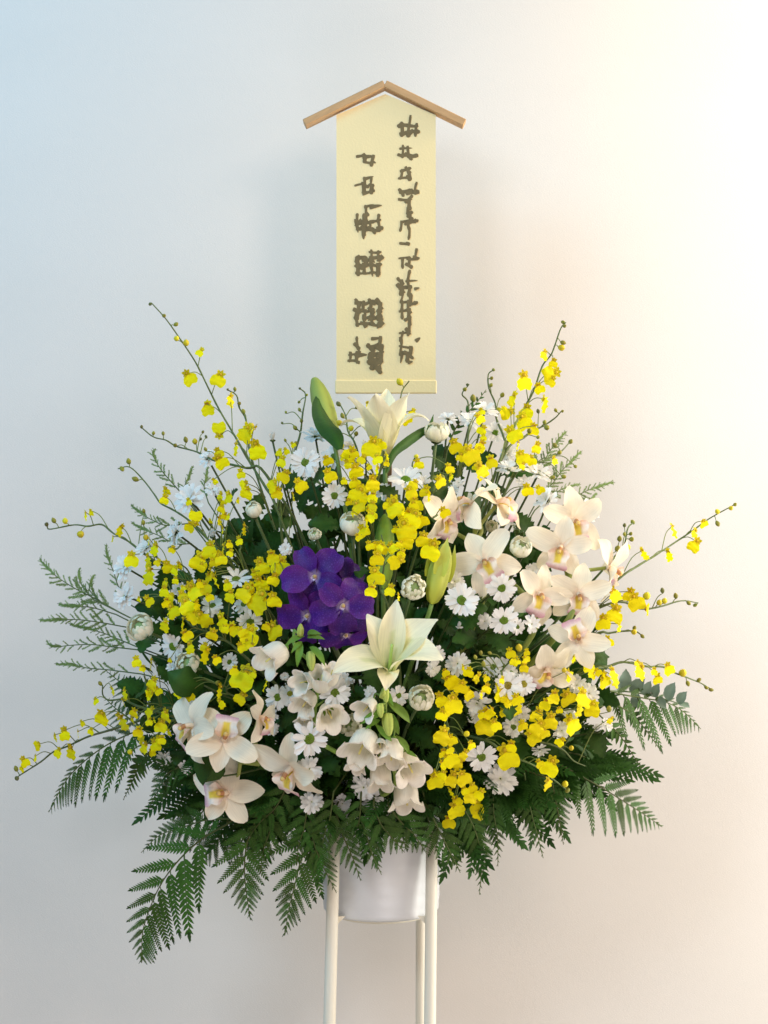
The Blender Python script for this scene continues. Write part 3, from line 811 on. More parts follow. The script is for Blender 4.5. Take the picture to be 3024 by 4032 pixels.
PINNA = [pinna_mesh(k) for k in range(3)]
LEAFLET = [one(sheet(1, .36, [.35, .8, 1, .86, 1.0, .78, .84, .56, .5, .2, .02], 12, 4, R(8), R(-22), 1, 0, 0, 1, 0, 0, lambda t, s: lin(60, 90, 34) * (1.25 if abs(s) < .3 else 1) * (1, .9)[k], .14), 'fern_leaflet', M_FERN) for k in range(2)]
def fern(label, path, lmax, d0, d1, tilt=0, bal=0.0, grav=.25, tipgrow=.85, bare=.12, spacing=.31, xs=1.0):
    simple = lmax <= 92
    """path tip -> base (tile, x, y); lmax longest leaflet in full-size pixels; d0, d1 depth at tip and base; tilt turns the blade about its rib."""
    n = len(path); pts = []
    for i, (t, x, y) in enumerate(path):
        u = i / (n - 1); pts.append(at(t, x, y, Y=d0 + (d1 - d0) * u)[0])
    b = base_pt(pts[-1]); B = np.array(b)
    P = smooth_path([tuple(p) for p in pts], 8)[::-1]            # base -> tip
    root = thing('fern_frond', b, label, 'fern', 'leather fern fronds')
    full = np.concatenate([smooth_path([tuple(b), tuple((b + Vector(P[0])) / 2 + Vector((0, 0, .02))), tuple(P[0])], 4)[:-1], P])
    link('rib', MB().add(tube(full - B, .0017, .0005, lin(84, 96, 52), 6)).mesh('rib', M_FERN), None, root)
    seg = np.linalg.norm(np.diff(P, axis=0), axis=1); cum = np.concatenate([[0], np.cumsum(seg)]); Lr = cum[-1]
    lm = lmax / FPX * (CAM_D + (d0 + d1) / 2)
    s_ = bare * Lr; k = 0
    while s_ < Lr * .985:
        u = (s_ / Lr - bare) / (1 - bare)
        l = lm * max(.1, (1 - u) ** tipgrow) * min(1, .7 + u * 2)
        p = np.array([np.interp(s_, cum, P[:, j]) for j in range(3)]); p2 = np.array([np.interp(min(Lr, s_ + Lr * .03), cum, P[:, j]) for j in range(3)])
        p1 = np.array([np.interp(max(0, s_ - Lr * .03), cum, P[:, j]) for j in range(3)])
        T = Vector(p2 - p1).normalized()
        N = Vector((0, -1, .35)); N = (N - T * N.dot(T)).normalized()
        N = Matrix.Rotation(R(tilt), 3, T) @ N
        S = N.cross(T)
        sg = 1 if k % 2 else -1
        ls = l * (1 + bal * sg) * random.uniform(.92, 1.06)
        d = T * math.cos(R(54 - 16 * u)) + S * sg * math.sin(R(54 - 16 * u)) + Vector((0, 0, -grav)) + Vector((0, random.uniform(-.08, .08), 0))
        M = TS(Vector(p) - b, frame(d, N + Vector((random.uniform(-.25, .25), 0, random.uniform(-.25, .25)))), ls) @ Matrix.Diagonal((xs, 1, 1, 1))
        link('leaflet', LEAFLET[k % 2] if simple else PINNA[k % 3], M, root)
        s_ += max(.006, l * spacing * .55 + .001); k += 1
    M = TS(Vector(P[-4]) - b, frame(Vector(P[-1] - P[-4]), (0, -1, .3)), lm * .17)
    link('leaflet', PINNA[0], M, root)
    return root

# ------------------------------------------------------------------ feathery sprigs
def branchlet_mesh(k):
    r_ = random.Random(50 + k); mb = MB(); c = lin(112, 136, 76)
    P = smooth_path([(0, 0, 0), (.04 * (k - 1), .5, .03), (.02, 1, .0)], 6)
    mb.add(tube(P, .016, .006, c, 4))
    n = 13
    for i in range(n):
        u = .08 + .9 * i / n; q = P[int(u * (len(P) - 1))]
        for sg in (-1, 1, 0):
            L = r_.uniform(.12, .22) * (1.1 - .4 * u)
            mb.add(sheet(L, .045, [.5, 1, .9, .1], 3, 1, R(r_.uniform(-30, 30)), R(10), 1, 0, 0, 1, 0, 0, lambda t, s: c * r_.uniform(.8, 1.2)),
                   Matrix.Translation(q) @ rotz(-sg * R(r_.uniform(24, 46))))
    return mb.mesh('branchlet', M_SPRIG)
BRANCH = [branchlet_mesh(k) for k in range(3)]
def sprig(label, path, dens=12, blen=75, d0=.10, d1=.02):
    dens = int(dens * 1.4); blen *= 1.15
    n = len(path); pts = [at(t, x, y, Y=d0 + (d1 - d0) * i / (n - 1))[0] for i, (t, x, y) in enumerate(path)]
    b = base_pt(pts[-1]); B = np.array(b)
    P = smooth_path([tuple(p) for p in pts], 8)[::-1]
    root = thing('feathery_sprig', b, label, 'greenery', 'feathery grey green sprigs')
    full = np.concatenate([smooth_path([tuple(b), tuple((b + Vector(P[0])) / 2 + Vector((0, .0, .03))), tuple(P[0])], 4)[:-1], P])
    link('stem', MB().add(tube(full - B, .0012, .0005, lin(92, 108, 70), 5)).mesh('stem', M_SPRIG), None, root)
    for k in range(dens):
        u = .1 + .88 * (k + .5) / dens; i = min(len(P) - 2, int(u * (len(P) - 1)))
        T = Vector(P[i + 1] - P[i]).normalized(); S = Vector((0, -1, 0)).cross(T).normalized()
        sg = 1 if k % 2 else -1
        l = blen / FPX * CAM_D * (1.25 - u) * random.uniform(.6, 1.15)
        a = R(random.uniform(24, 42))
        d = T * math.cos(a) + S * sg * math.sin(a) + Vector((0, random.uniform(-.25, .25), 0))
        link('branchlet', random.choice(BRANCH), TS(Vector(P[i]) - b, frame(d, Vector((random.uniform(-.4, .4), -1, random.uniform(-.4, .4)))), l), root)
    for q in range(3): 
        i = len(P) - 2 - q * 3
        link('branchlet', BRANCH[q], TS(Vector(P[max(0, i - 6)]) - b, frame(Vector(P[i] - P[max(0, i - 6)]), (0.2 * q, -1, 0)), np.linalg.norm(P[i] - P[max(0, i - 6)]) * 1.08), root)
    return root

# ------------------------------------------------------------------ inner greenery nobody could count
def filler(n=1600):
    mb = MB(); parts = [mum_leaf(k) for k in (0, 2, 4)]
    pin = [(np.array([v.co[:] for v in m_.vertices]), [tuple(p.vertices) for p in m_.polygons], np.tile(lin(46, 78, 28), (len(m_.vertices), 1))) for m_ in PINNA]
    thin = sheet(1, .09, LANCE, 5, 1, R(10), R(-40), 1, 0, 0, 1, 0, 0, lambda t, s: DKGREEN)
    c0 = Vector((BX, 0.03, FOAM_Z + .02))
    r_ = random.Random(3)
    for k in range(n):
        d = Vector((r_.gauss(0, 1), r_.gauss(0, 1), r_.gauss(0, 1))).normalized()
        if d.y > .6: d.y *= -1
        rad = r_.uniform(.35, 1) ** .6
        zz = d.z * rad
        p = c0 + Vector((d.x * rad * ((.40 if d.x < 0 else .33) if zz > .1 else .33), d.y * rad * .165, zz * (.37 if zz > 0 else .12)))
        q = (d * .7 + Vector((r_.uniform(-.8, .8), r_.uniform(-.6, .3), r_.uniform(-.4, .9)))).normalized()
        M = TS(p, frame(q, Vector((r_.uniform(-.7, .7), -1, r_.uniform(-.2, .9)))), r_.uniform(.035, .075))
        low = zz < .05
        if low and r_.random() < .62: M = M @ Matrix.Scale(1.7, 4)
        mb.add((r_.choice(pin) if low and M.median_scale > .0595 else thin if r_.random() < .22 else r_.choice(parts)), M, r_.uniform(.75, 1.15))
    o = link('greenery_filling', mb.mesh('greenery_filling', M_LEAF))
    o['kind'] = 'stuff'; o['label'] = 'dark green leaves massed between the flower stems'
    return o
filler()
# ================================================================== what stands where
# ---- ferns
fern('fern frond reaching furthest out to the side above the bucket, below a yellow spray', [('I', 455, 1655), ('I', 590, 1400), ('I', 730, 1230), ('I', 960, 1050), ('I', 1220, 920), ('I', 1520, 830)], 235, .08, -.05, 15, .35, .45, xs=.8)
fern('short fern frond peeping out above the low yellow spray, below the feathery sprigs', [('I', 985, 330), ('I', 1120, 440), ('I', 1260, 560), ('I', 1430, 670)], 120, .09, .0, 0, 0, .25)
fern('small fern frond between two low yellow sprays', [('I', 965, 570), ('I', 1060, 670), ('I', 1180, 760), ('I', 1320, 860)], 110, .09, .0, 0, 0, .25)
fern('narrow fern frond hanging with its tip straight down below the low yellow spray', [('I', 1150, 1540), ('I', 1225, 1390), ('I', 1310, 1200), ('I', 1420, 1060)], 85, .04, -.06, 0, 0, .3)
fern('fern frond pointing down beside the lowest cream orchid flower', [('I', 1375, 1655), ('I', 1470, 1460), ('I', 1580, 1280), ('J', 480, 960)], 120, .0, -.10, 10, 0, .3)
fern('biggest fern frond, drooping lowest of all below the cream orchids with a thin tip', [('O', 255, 1640), ('O', 265, 1350), ('O', 340, 1110), ('O', 450, 880), ('O', 620, 660), ('O', 820, 480), ('O', 1040, 350)], 320, -.02, -.12, 0, .2, .30, .7, xs=.9)
fern('fern frond hanging beside the biggest drooping frond, toward the bucket', [('O', 1270, 1240), ('O', 1235, 1000), ('O', 1215, 760), ('O', 1240, 520), ('O', 1330, 280)], 210, -.06, -.13, -8, 0, .35)
fern('fern frond over the stand with its pointed tip hanging beside the bucket', [('O', 1590, 1385), ('O', 1630, 1130), ('P', 20, 700), ('P', 90, 430), ('P', 220, 180), ('P', 420, 20)], 250, -.11, -.15, 8, .05, .35)
fern('short fern frond hanging onto the bucket front beside the leg', [('P', 415, 750), ('P', 300, 520), ('P', 210, 300), ('P', 170, 90)], 120, -.14, -.16, 10, .1, .3)
fern('fern frond lying across the middle of the white bucket', [('P', 640, 635), ('P', 570, 430), ('P', 470, 200), ('P', 400, -40)], 130, -.15, -.17, 0, 0, .3)
fern('fern frond with its tip centred on the white bucket', [('P', 835, 580), ('P', 745, 380), ('P', 690, 200), ('P', 610, -30)], 120, -.16, -.17, 5, 0, .3)
fern('light fern frond spreading over the bucket rim under the white bellflowers', [('P', 1050, 370), ('P', 930, 230), ('P', 830, 110), ('P', 760, -60)], 150, -.17, -.19, 0, 0, .15)
fern('fern frond covering the bucket rim where the leg begins', [('P', 1255, 380), ('P', 1140, 210), ('P', 1010, 80), ('P', 900, -60)], 150, -.16, -.18, 0, 0, .15)
fern('dark fern frond hanging down just outside the bucket under the lowest yellow orchids', [('P', 1570, 560), ('P', 1480, 380), ('P', 1380, 180), ('P', 1290, 0)], 140, -.12, -.15, 0, 0, .3)
fern('fern frond with a long pointed tip hanging beside the bucket on the yellow side', [('N', 312, 868), ('N', 325, 640), ('N', 290, 470), ('N', 230, 340), ('N', 150, 230)], 130, -.08, -.14, 0, 0, .3)
fern('fern frond hanging below the lowest double daisy', [('N', 432, 682), ('N', 430, 500), ('N', 405, 330), ('N', 400, 170), ('N', 380, 60)], 120, -.06, -.12, -5, 0, .25)
fern('fern frond ending in a thin thread-like tip under the lone yellow orchid', [('N', 728, 628), ('N', 690, 480), ('N', 650, 330), ('N', 622, 190), ('N', 600, 50)], 130, -.05, -.11, 0, 0, .25)
fern('dark fern frond tip hanging straight down under the lone yellow orchid buds', [('N', 860, 540), ('N', 835, 390), ('N', 810, 250), ('N', 780, 110)], 110, -.04, -.1, 0, 0, .3)
fern('broad fern frond spreading low and far out on the warm side', [('N', 1505, 425), ('N', 1390, 345), ('N', 1260, 262), ('N', 1130, 180), ('N', 980, 95), ('N', 840, 20)], 235, .06, -.06, 0, -.12, .25, xs=.9)
fern('fern frond hanging at the middle of the warm side, above the broad low frond', [('M', 910, 1510), ('M', 800, 1340), ('M', 700, 1190), ('M', 600, 1080), ('M', 470, 960)], 72, .02, -.03, 0, 0, .15)
fern('narrow fern frond hanging from the silvery leaves', [('M', 1090, 1345), ('M', 980, 1190), ('M', 880, 1060), ('M', 780, 960), ('M', 620, 870)], 70, .08, .0, 0, 0, .15)
fern('fern frond arching out furthest beneath the silvery leaves', [('M', 1445, 1115), ('M', 1290, 960), ('M', 1130, 870), ('M', 930, 830), ('M', 700, 790), ('M', 480, 730)], 210, .10, .0, 0, -.4, .35, xs=.8)
fern('fern frond behind the white bud below the silvery leaves', [('M', 735, 1400), ('M', 600, 1480), ('M', 450, 1420), ('M', 300, 1350)], 90, .02, -.05, 0, 0, .0)
fern('fern frond lying in the dark under the lowest cream orchids', [('O', 250, 610), ('O', 420, 450), ('O', 620, 380), ('O', 880, 300), ('J', 900, 1480)], 160, .0, -.12, 0, 0, .3)
fern('dark fern frond in shadow below the white bellflowers', [('K', 320, 1620), ('K', 480, 1500), ('K', 620, 1400), ('K', 780, 1300)], 150, -.10, -.14, 0, 0, .2)
fern('dark fern frond in shadow under the hanging cream orchid petal', [('J', 1000, 1640), ('J', 1150, 1500), ('J', 1330, 1380), ('J', 1500, 1280)], 150, -.10, -.14, 0, 0, .2)
fern('dark fern frond in shadow beside the lowest yellow orchids', [('L', 900, 1480), ('L', 760, 1330), ('L', 640, 1230), ('L', 480, 1130)], 140, -.06, -.12, 0, 0, .2)
fern('upright dark fern tip standing behind the top daisies on the warm side', [('D', 745, 200), ('D', 640, 340), ('D', 540, 450), ('D', 450, 580), ('D', 380, 760)], 52, .03, .0, 0, 0, -.1, .5)

SKIRT = ('fern frond in the skirt just behind the biggest drooping frond', 'fern frond in the skirt below the cream orchid beside the biggest frond', 'fern frond in the skirt below the long hanging cream petal',
    'fern frond in the skirt above the bucket leg on the cool side', 'fern frond in the skirt covering the bucket edge on the cool side', 'fern frond in the skirt under the lowest bell',
    'fern frond in the skirt over the bucket edge on the warm side', 'fern frond in the skirt above the warm side leg', 'fern frond in the skirt below the hanging yellow chain',
    'fern frond in the dark skirt between two cream orchid flowers', 'short fern frond in the skirt furthest to the cool side', 'fern frond in the skirt below the ragged daisy on the warm side')
for k, (bx_, by_, tx_, ty_, lm_, d_) in enumerate(((560, 400, 420, 560, 150, -.05), (650, 390, 560, 560, 160, -.07), (760, 300, 690, 600, 170, -.12), (900, 320, 850, 560, 150, -.15),
        (1010, 300, 960, 500, 150, -.17), (1130, 310, 1110, 470, 140, -.17), (1290, 300, 1330, 500, 150, -.15), (1400, 300, 1470, 520, 150, -.12), (1520, 290, 1640, 500, 150, -.09), (820, 250, 640, 440, 170, -.14), (480, 330, 300, 420, 150, -.02), (1560, 220, 1760, 380, 160, -.05))):
    fern(SKIRT[k], [('W', tx_, ty_), ('W', (tx_ * 2 + bx_) / 3 - 8, (ty_ * 1.8 + by_) / 2.8), ('W', (tx_ + bx_ * 2) / 3, (ty_ + by_ * 1.8) / 2.8 - 12), ('W', bx_, by_ - 60)], lm_, d_ + .02, d_ - .02, random.uniform(-15, 15), 0, .2)
# ---- feathery sprigs
sprig('feathery sprig reaching out and up furthest at the cool side', [('A', 368, 700), ('A', 440, 800), ('A', 560, 900), ('A', 720, 1000), ('A', 880, 1080), ('A', 1150, 1230)], 18, 70)
sprig('upright feathery sprig in front of the pale side daisies', [('A', 995, 570), ('A', 1000, 690), ('A', 1055, 820), ('A', 1110, 980), ('A', 1230, 1150)], 12, 50)
sprig('short level feathery sprig below the longest one', [('A', 535, 1130), ('A', 680, 1155), ('A', 850, 1165), ('A', 1080, 1230)], 10, 50)
sprig('long level feathery sprig pointing straight out', [('A', 358, 1280), ('A', 520, 1283), ('A', 700, 1278), ('A', 900, 1300), ('A', 1180, 1350)], 16, 62)
sprig('feathery sprig sloping down toward the side button flower', [('A', 638, 1312), ('A', 800, 1360), ('A', 950, 1400), ('A', 1100, 1460), ('A', 1270, 1530)], 14, 50)
sprig('feathery sprig with a hooked tip under the level ones', [('A', 432, 1468), ('A', 490, 1535), ('A', 640, 1520), ('A', 850, 1512), ('A', 1050, 1535), ('A', 1280, 1560)], 16, 60)
sprig('lowest feathery sprig, just above the small fern frond', [('I', 508, 268), ('I', 650, 275), ('I', 820, 310), ('I', 1000, 325), ('I', 1320, 365)], 14, 52)
sprig('feathery sprig behind the pale daisies under the hooked yellow spray', [('A', 1222, 200), ('A', 1290, 270), ('A', 1420, 350), ('A', 1560, 400), ('B', 600, 1090)], 13, 52)
sprig('feathery sprig next below, crossing a green yellow bud', [('A', 1222, 365), ('A', 1330, 432), ('A', 1470, 490), ('A', 1640, 570), ('B', 600, 1280)], 13, 52)
sprig('upright feathery sprig with a curled tip under the bud-tipped yellow spray', [('B', 268, 393), ('B', 240, 450), ('B', 310, 580), ('B', 400, 690), ('B', 560, 870)], 14, 52)
sprig('small upright feathery sprig above the big ragged white daisy', [('B', 620, 553), ('B', 580, 650), ('B', 540, 760), ('B', 600, 900)], 9, 42)
sprig('thin upright sprig beside the yellow orchid over the ragged daisy', [('B', 760, 560), ('B', 740, 650), ('B', 720, 760), ('B', 760, 900)], 8, 40)
sprig('feathery sprig pointing up at the warm shoulder', [('D', 1500, 585), ('D', 1410, 680), ('D', 1330, 790), ('D', 1260, 920), ('D', 1180, 1080)], 16, 62)
sprig('feathery sprig spreading beside the cream buds at the warm shoulder', [('D', 1642, 770), ('D', 1545, 860), ('D', 1450, 960), ('D', 1360, 1080), ('D', 1250, 1180)], 16, 62)
sprig('feathery sprig leaning outward under the shoulder sprigs', [('G', 680, 18), ('G', 560, 40), ('G', 470, 80), ('G', 370, 150), ('G', 250, 260)], 13, 50)
sprig('longest feathery sprig above the big cream orchid', [('G', 1000, 0), ('G', 860, 28), ('G', 730, 80), ('G', 620, 140), ('G', 480, 240)], 14, 55)
sprig('little feathery sprig just over the top cream orchid', [('G', 835, 98), ('G', 770, 165), ('G', 700, 225), ('G', 600, 320)], 9, 36)
sprig('dark feathery sprig behind the cream orchids', [('F', 1180, 120), ('F', 1100, 180), ('F', 1050, 260), ('F', 1000, 360)], 14, 60, -.08, -.05)
sprig('feathery sprig rising among the daisies above the level ones', [('A', 750, 792), ('A', 735, 880), ('A', 775, 980), ('A', 870, 1090)], 9, 36)
sprig('feathery sprig with two curled side tips beside the pale side daisies', [('A', 892, 858), ('A', 850, 910), ('A', 840, 1010), ('A', 960, 1130)], 9, 36)

# ---- yellow orchid sprays
spray('tallest yellow orchid spray on the cool side, its budded tip highest of all',
      [('Z', 900, 140), ('Z', 985, 235), ('Z', 1060, 340), ('Z', 1160, 490), ('Z', 1230, 630), ('Z', 1300, 770), ('Z', 1400, 940), ('Z', 1480, 1080), ('Z', 1580, 1240), ('B', 1400, 960)],
      [('Z', 1185, 437, 45), ('Z', 1128, 592, 72), ('Z', 1295, 602, 76), ('Z', 1235, 775, 70, 'b'), ('Z', 1365, 725, 66, 's'), ('Z', 1300, 885, 75, 'u'), ('Z', 1450, 925, 92), ('Z', 1500, 905, 60, 's'), ('Z', 1530, 1025, 95), ('B', 1440, 530, 95), ('B', 1490, 425, 55), ('B', 1460, 660, 105), ('B', 1350, 745, 110, 'l'), ('B', 1400, 820, 90), ('B', 1550, 850, 70, 's')],
      [('Z', 902, 143, 22, 'd'), ('Z', 978, 215, 26), ('Z', 1045, 267, 28), ('Z', 1033, 362, 30, 'y'), ('Z', 1105, 377, 34, 'y')])
spray('thin budded yellow orchid side shoot beside the tallest spray',
      [('Z', 1350, 655), ('Z', 1405, 690), ('Z', 1420, 760), ('Z', 1460, 830), ('Z', 1475, 960), ('Z', 1510, 1120)], [('B', 1065, 640, 75), ('B', 1080, 735, 80, 'l'), ('B', 1110, 820, 100)],
      [('Z', 1350, 655, 16, 'd'), ('Z', 1405, 653, 22), ('Z', 1415, 740, 24), ('Z', 1445, 785, 26), ('Z', 1500, 868, 32, 'y')])
spray('bud-tipped yellow orchid spray with one open flower, under the tallest spray',
      [('Z', 835, 875), ('Z', 910, 935), ('Z', 985, 955), ('Z', 1050, 992), ('Z', 1170, 1025), ('Z', 1270, 1075), ('Z', 1460, 1120), ('B', 1300, 640)],
      [('B', 885, 530, 120), ('B', 860, 445, 80), ('B', 825, 705, 55)],
      [('Z', 838, 877, 20, 'd'), ('Z', 912, 912, 22), ('Z', 970, 915, 22), ('Z', 1025, 993, 26), ('Z', 1105, 952, 30), ('Z', 1172, 965, 30, 'y'), ('Z', 1210, 905, 18), ('Z', 1235, 935, 18, 'd'), ('Z', 1200, 948, 18, 'd'), ('Z', 1223, 1008, 22)])
spray('yellow orchid spray with three green tip buds, leaning out over the big ragged daisy',
      [('Z', 700, 1125), ('Z', 770, 1115), ('Z', 850, 1190), ('Z', 915, 1275), ('Z', 955, 1330), ('Z', 1030, 1370), ('Z', 1120, 1430), ('E', 720, 20), ('E', 900, 210), ('E', 1000, 320), ('E', 1130, 460)],
      [('Z', 988, 1262, 45), ('Z', 975, 1315, 50), ('Z', 1120, 1325, 36), ('B', 640, 1030, 105, 'u'), ('B', 600, 1000, 60), ('E', 770, 175, 135), ('E', 665, 285, 150), ('E', 890, 165, 110, 's'), ('E', 880, 250, 100), ('E', 690, 320, 70), ('E', 960, 190, 60), ('B', 865, 850, 75), ('B', 945, 860, 95), ('B', 890, 900, 55), ('B', 880, 965, 70), ('B', 905, 1030, 60), ('B', 865, 1075, 80, 's'), ('B', 895, 1165, 65, 's'), ('B', 780, 1080, 45), ('E', 830, 450, 120, 's'), ('E', 765, 420, 85)],
      [('Z', 713, 1127, 30), ('Z', 765, 1080, 32), ('Z', 803, 1188, 34)])
spray('yellow orchid spray hooking out sideways with dangling buds at the cool side',
      [('A', 440, 405), ('A', 470, 435), ('A', 690, 395), ('A', 820, 408), ('A', 950, 392), ('A', 1060, 475), ('A', 1200, 550), ('A', 1350, 668), ('A', 1520, 780), ('E', 560, 470)],
      [('A', 800, 318, 75, 's'), ('A', 850, 285, 50), ('A', 1115, 455, 95, 's'), ('A', 1225, 730, 110), ('A', 1440, 630, 105), ('E', 195, 410, 150), ('E', 385, 330, 105), ('E', 445, 360, 80), ('E', 490, 310, 60), ('E', 420, 160, 60, 'b'), ('E', 280, 280, 60)],
      [('A', 440, 390, 42, 'd'), ('A', 505, 352, 46), ('A', 600, 362, 50, 'y'), ('A', 730, 488, 64, 'y'), ('A', 1350, 265, 36), ('A', 1342, 368, 44), ('A', 1360, 513, 50, 'y')])
spray('lowest yellow orchid spray, reaching furthest out over the fern on the cool side',
      [('I', 155, 1330), ('I', 215, 1290), ('I', 380, 1185), ('I', 500, 1090), ('I', 640, 1035), ('I', 820, 950), ('I', 1020, 890), ('I', 1300, 800), ('I', 1570, 680)],
      [('I', 235, 1195, 85), ('I', 325, 1155, 55), ('I', 345, 1035, 90, 'l'), ('I', 600, 940, 105), ('I', 665, 1110, 118), ('I', 725, 930, 65, 's'), ('I', 770, 830, 50), ('I', 845, 905, 55), ('I', 945, 785, 132), ('I', 1145, 835, 148), ('I', 1250, 740, 85), ('I', 1390, 725, 85)],
      [('I', 147, 1250, 46), ('I', 160, 1338, 46, 'd')])
spray('yellow orchid spray with two upright tip buds over the small fern frond',
      [('I', 958, 470), ('I', 960, 560), ('I', 1020, 610), ('I', 1150, 600), ('I', 1250, 650), ('I', 1400, 700)],
      [('I', 895, 622, 62), ('I', 1050, 528, 72), ('I', 1170, 565, 95), ('I', 1420, 470, 110), ('I', 1390, 555, 95, 'l'), ('I', 1480, 530, 70), ('I', 1275, 262, 85), ('I', 1410, 270, 100, 's')],
      [('I', 957, 450, 40)])
spray('bunch of yellow orchids hanging just outside the cream orchids on the cool side',
      [('I', 1200, 1100), ('I', 1290, 1040), ('I', 1400, 1000), ('I', 1500, 900), ('I', 1590, 800)],
      [('I', 1315, 960, 118), ('I', 1345, 1065, 90), ('I', 1450, 1040, 95), ('I', 1490, 995, 75), ('I', 1500, 860, 105), ('I', 1550, 765, 110), ('I', 1580, 920, 60)],
      [('I', 1220, 1088, 50, 'y')])
spray('yellow orchid bunch pressed against the violet orchid',
      [('E', 1400, 210), ('E', 1360, 300), ('E', 1320, 440), ('E', 1300, 560), ('E', 1250, 700), ('E', 1200, 850)],
      [('E', 1435, 322, 150), ('E', 1258, 330, 130), ('E', 1250, 490, 135), ('E', 1218, 650, 185), ('E', 1375, 640, 130), ('E', 1365, 440, 100), ('E', 1190, 400, 90), ('E', 1140, 975, 155), ('E', 1080, 930, 80), ('E', 1075, 1070, 80), ('E', 1150, 1060, 60, 'b'), ('E', 1385, 925, 145), ('E', 1300, 880, 70, 'b'), ('E', 1480, 470, 80)],
      [('E', 1230, 262, 55, 'y'), ('E', 1355, 165, 50), ('E', 1400, 225, 50)])
spray('dense yellow orchid bunch between the cool side buttons and the violet orchid',
      [('E', 400, 660), ('E', 480, 700), ('E', 600, 860), ('E', 780, 930), ('E', 950, 1020), ('E', 1100, 1150)],
      [('E', 635, 550, 140), ('E', 680, 480, 65, 'b'), ('E', 560, 690, 135), ('E', 430, 735, 118), ('E', 720, 815, 145), ('E', 615, 790, 110), ('E', 890, 850, 140), ('E', 915, 900, 75), ('E', 350, 870, 100), ('E', 585, 1080, 105), ('E', 565, 960, 90, 'b'), ('E', 735, 1150, 120, 's'), ('E', 720, 1070, 70), ('E', 960, 600, 105), ('E', 770, 600, 70), ('E', 345, 550, 85), ('E', 400, 1190, 40), ('E', 210, 640, 90), ('E', 400, 600, 70), ('E', 520, 590, 80)])
spray('yellow orchid bunch above the cream orchids in front, with one big open flower',
      [('E', 820, 1400), ('E', 920, 1430), ('E', 940, 1490), ('E', 1080, 1540), ('E', 1230, 1530)],
      [('E', 1075, 1370, 185), ('E', 1000, 1290, 70, 'b'), ('E', 865, 1490, 110, 's'), ('E', 1295, 1400, 130, 's'), ('E', 1050, 1550, 105), ('E', 880, 1600, 85), ('E', 590, 1530, 85), ('E', 480, 1500, 80), ('E', 1180, 1320, 55)],
      [('E', 755, 1570, 40), ('E', 850, 1395, 50)])
spray('lone yellow orchid pair on thin stems in the dark gap above the violet orchid',
      [('B', 1130, 1130), ('B', 1060, 1200), ('B', 1060, 1320), ('B', 1090, 1450)], [('B', 1095, 1160, 90, 's'), ('B', 1045, 1262, 70)], [])
spray('green budded yellow orchid tip between the tall spray and the big lily bud',
      [('C', 190, 68), ('C', 245, 130), ('C', 218, 300), ('C', 197, 480), ('C', 150, 650), ('C', 92, 850), ('C', 0, 1160)],
      [('C', 205, 985, 110), ('C', 130, 600, 45)],
      [('C', 192, 70, 26, 'd'), ('C', 247, 132, 28), ('C', 172, 197, 30), ('C', 178, 275, 32), ('C', 208, 370, 34), ('C', 50, 300, 26), ('C', 20, 395, 26, 'd'), ('C', 145, 440, 42), ('C', 48, 560, 28), ('C', 150, 582, 36)])
spray('yellow orchid spray crossing in front of the tall open lily under the board',
      [('C', 1212, 0), ('C', 1150, 85), ('C', 1120, 200), ('C', 1068, 290), ('C', 1040, 440), ('C', 990, 600), ('C', 960, 750), ('C', 920, 920), ('C', 880, 1100), ('C', 850, 1320), ('C', 880, 1500)],
      [('C', 920, 250, 90, 's'), ('C', 990, 280, 80, 'l'), ('C', 1180, 360, 100), ('C', 995, 500, 125), ('C', 860, 640, 150), ('C', 915, 735, 85), ('C', 905, 840, 90, 's'), ('C', 870, 970, 120), ('C', 720, 860, 130), ('C', 640, 790, 80), ('C', 705, 960, 90), ('C', 735, 1080, 150), ('C', 740, 1190, 110), ('C', 860, 1180, 90), ('C', 820, 1340, 105, 's'), ('C', 790, 1410, 95), ('C', 850, 1280, 90), ('C', 800, 1020, 80), ('C', 650, 1140, 60)],
      [('C', 1120, 15, 60, 'y')], -.05)
spray('budded yellow orchid spray between the big lily bud and the tall open lily',
      [('C', 562, 210), ('C', 620, 330), ('C', 640, 470), ('C', 700, 570), ('C', 740, 720), ('C', 720, 900)],
      [('C', 650, 690, 105), ('C', 700, 690, 80), ('C', 475, 895, 112), ('C', 455, 750, 80), ('C', 590, 720, 50)],
      [('C', 562, 212, 46, 'd'), ('C', 732, 245, 36), ('C', 830, 397, 40), ('C', 580, 330, 44), ('C', 560, 403, 52, 'y'), ('C', 680, 440, 50, 'y'), ('C', 718, 492, 46), ('C', 480, 505, 48), ('C', 568, 605, 52, 'y')], -.05)
spray('big clustered yellow orchids beside the green lily bud in the middle',
      [('C', 1470, 1020), ('C', 1380, 1090), ('C', 1300, 1180), ('C', 1240, 1300), ('C', 1180, 1420), ('C', 1120, 1560)],
      [('C', 1505, 950, 100), ('C', 1230, 1060, 105), ('C', 1360, 1045, 90), ('C', 1275, 1160, 130), ('C', 1085, 1200, 165), ('C', 1015, 1165, 90), ('C', 1240, 1300, 135), ('C', 1325, 1320, 118), ('C', 1185, 1410, 165), ('C', 1175, 1510, 145), ('C', 1340, 1500, 115), ('C', 1410, 1600, 160), ('C', 1085, 1395, 60), ('C', 1150, 1320, 80)],
      [('C', 1470, 905, 50, 'g'), ('C', 1545, 900, 45)], -.05)
spray('small yellow orchid spray crossing the dark bud-like leaves beside the top button flower',
      [('C', 1270, 700), ('C', 1240, 790), ('C', 1290, 870), ('C', 1330, 960)], [('C', 1300, 790, 82), ('C', 1590, 828, 82), ('C', 1600, 905, 70, 's')], [('C', 1272, 708, 44, 'y')])
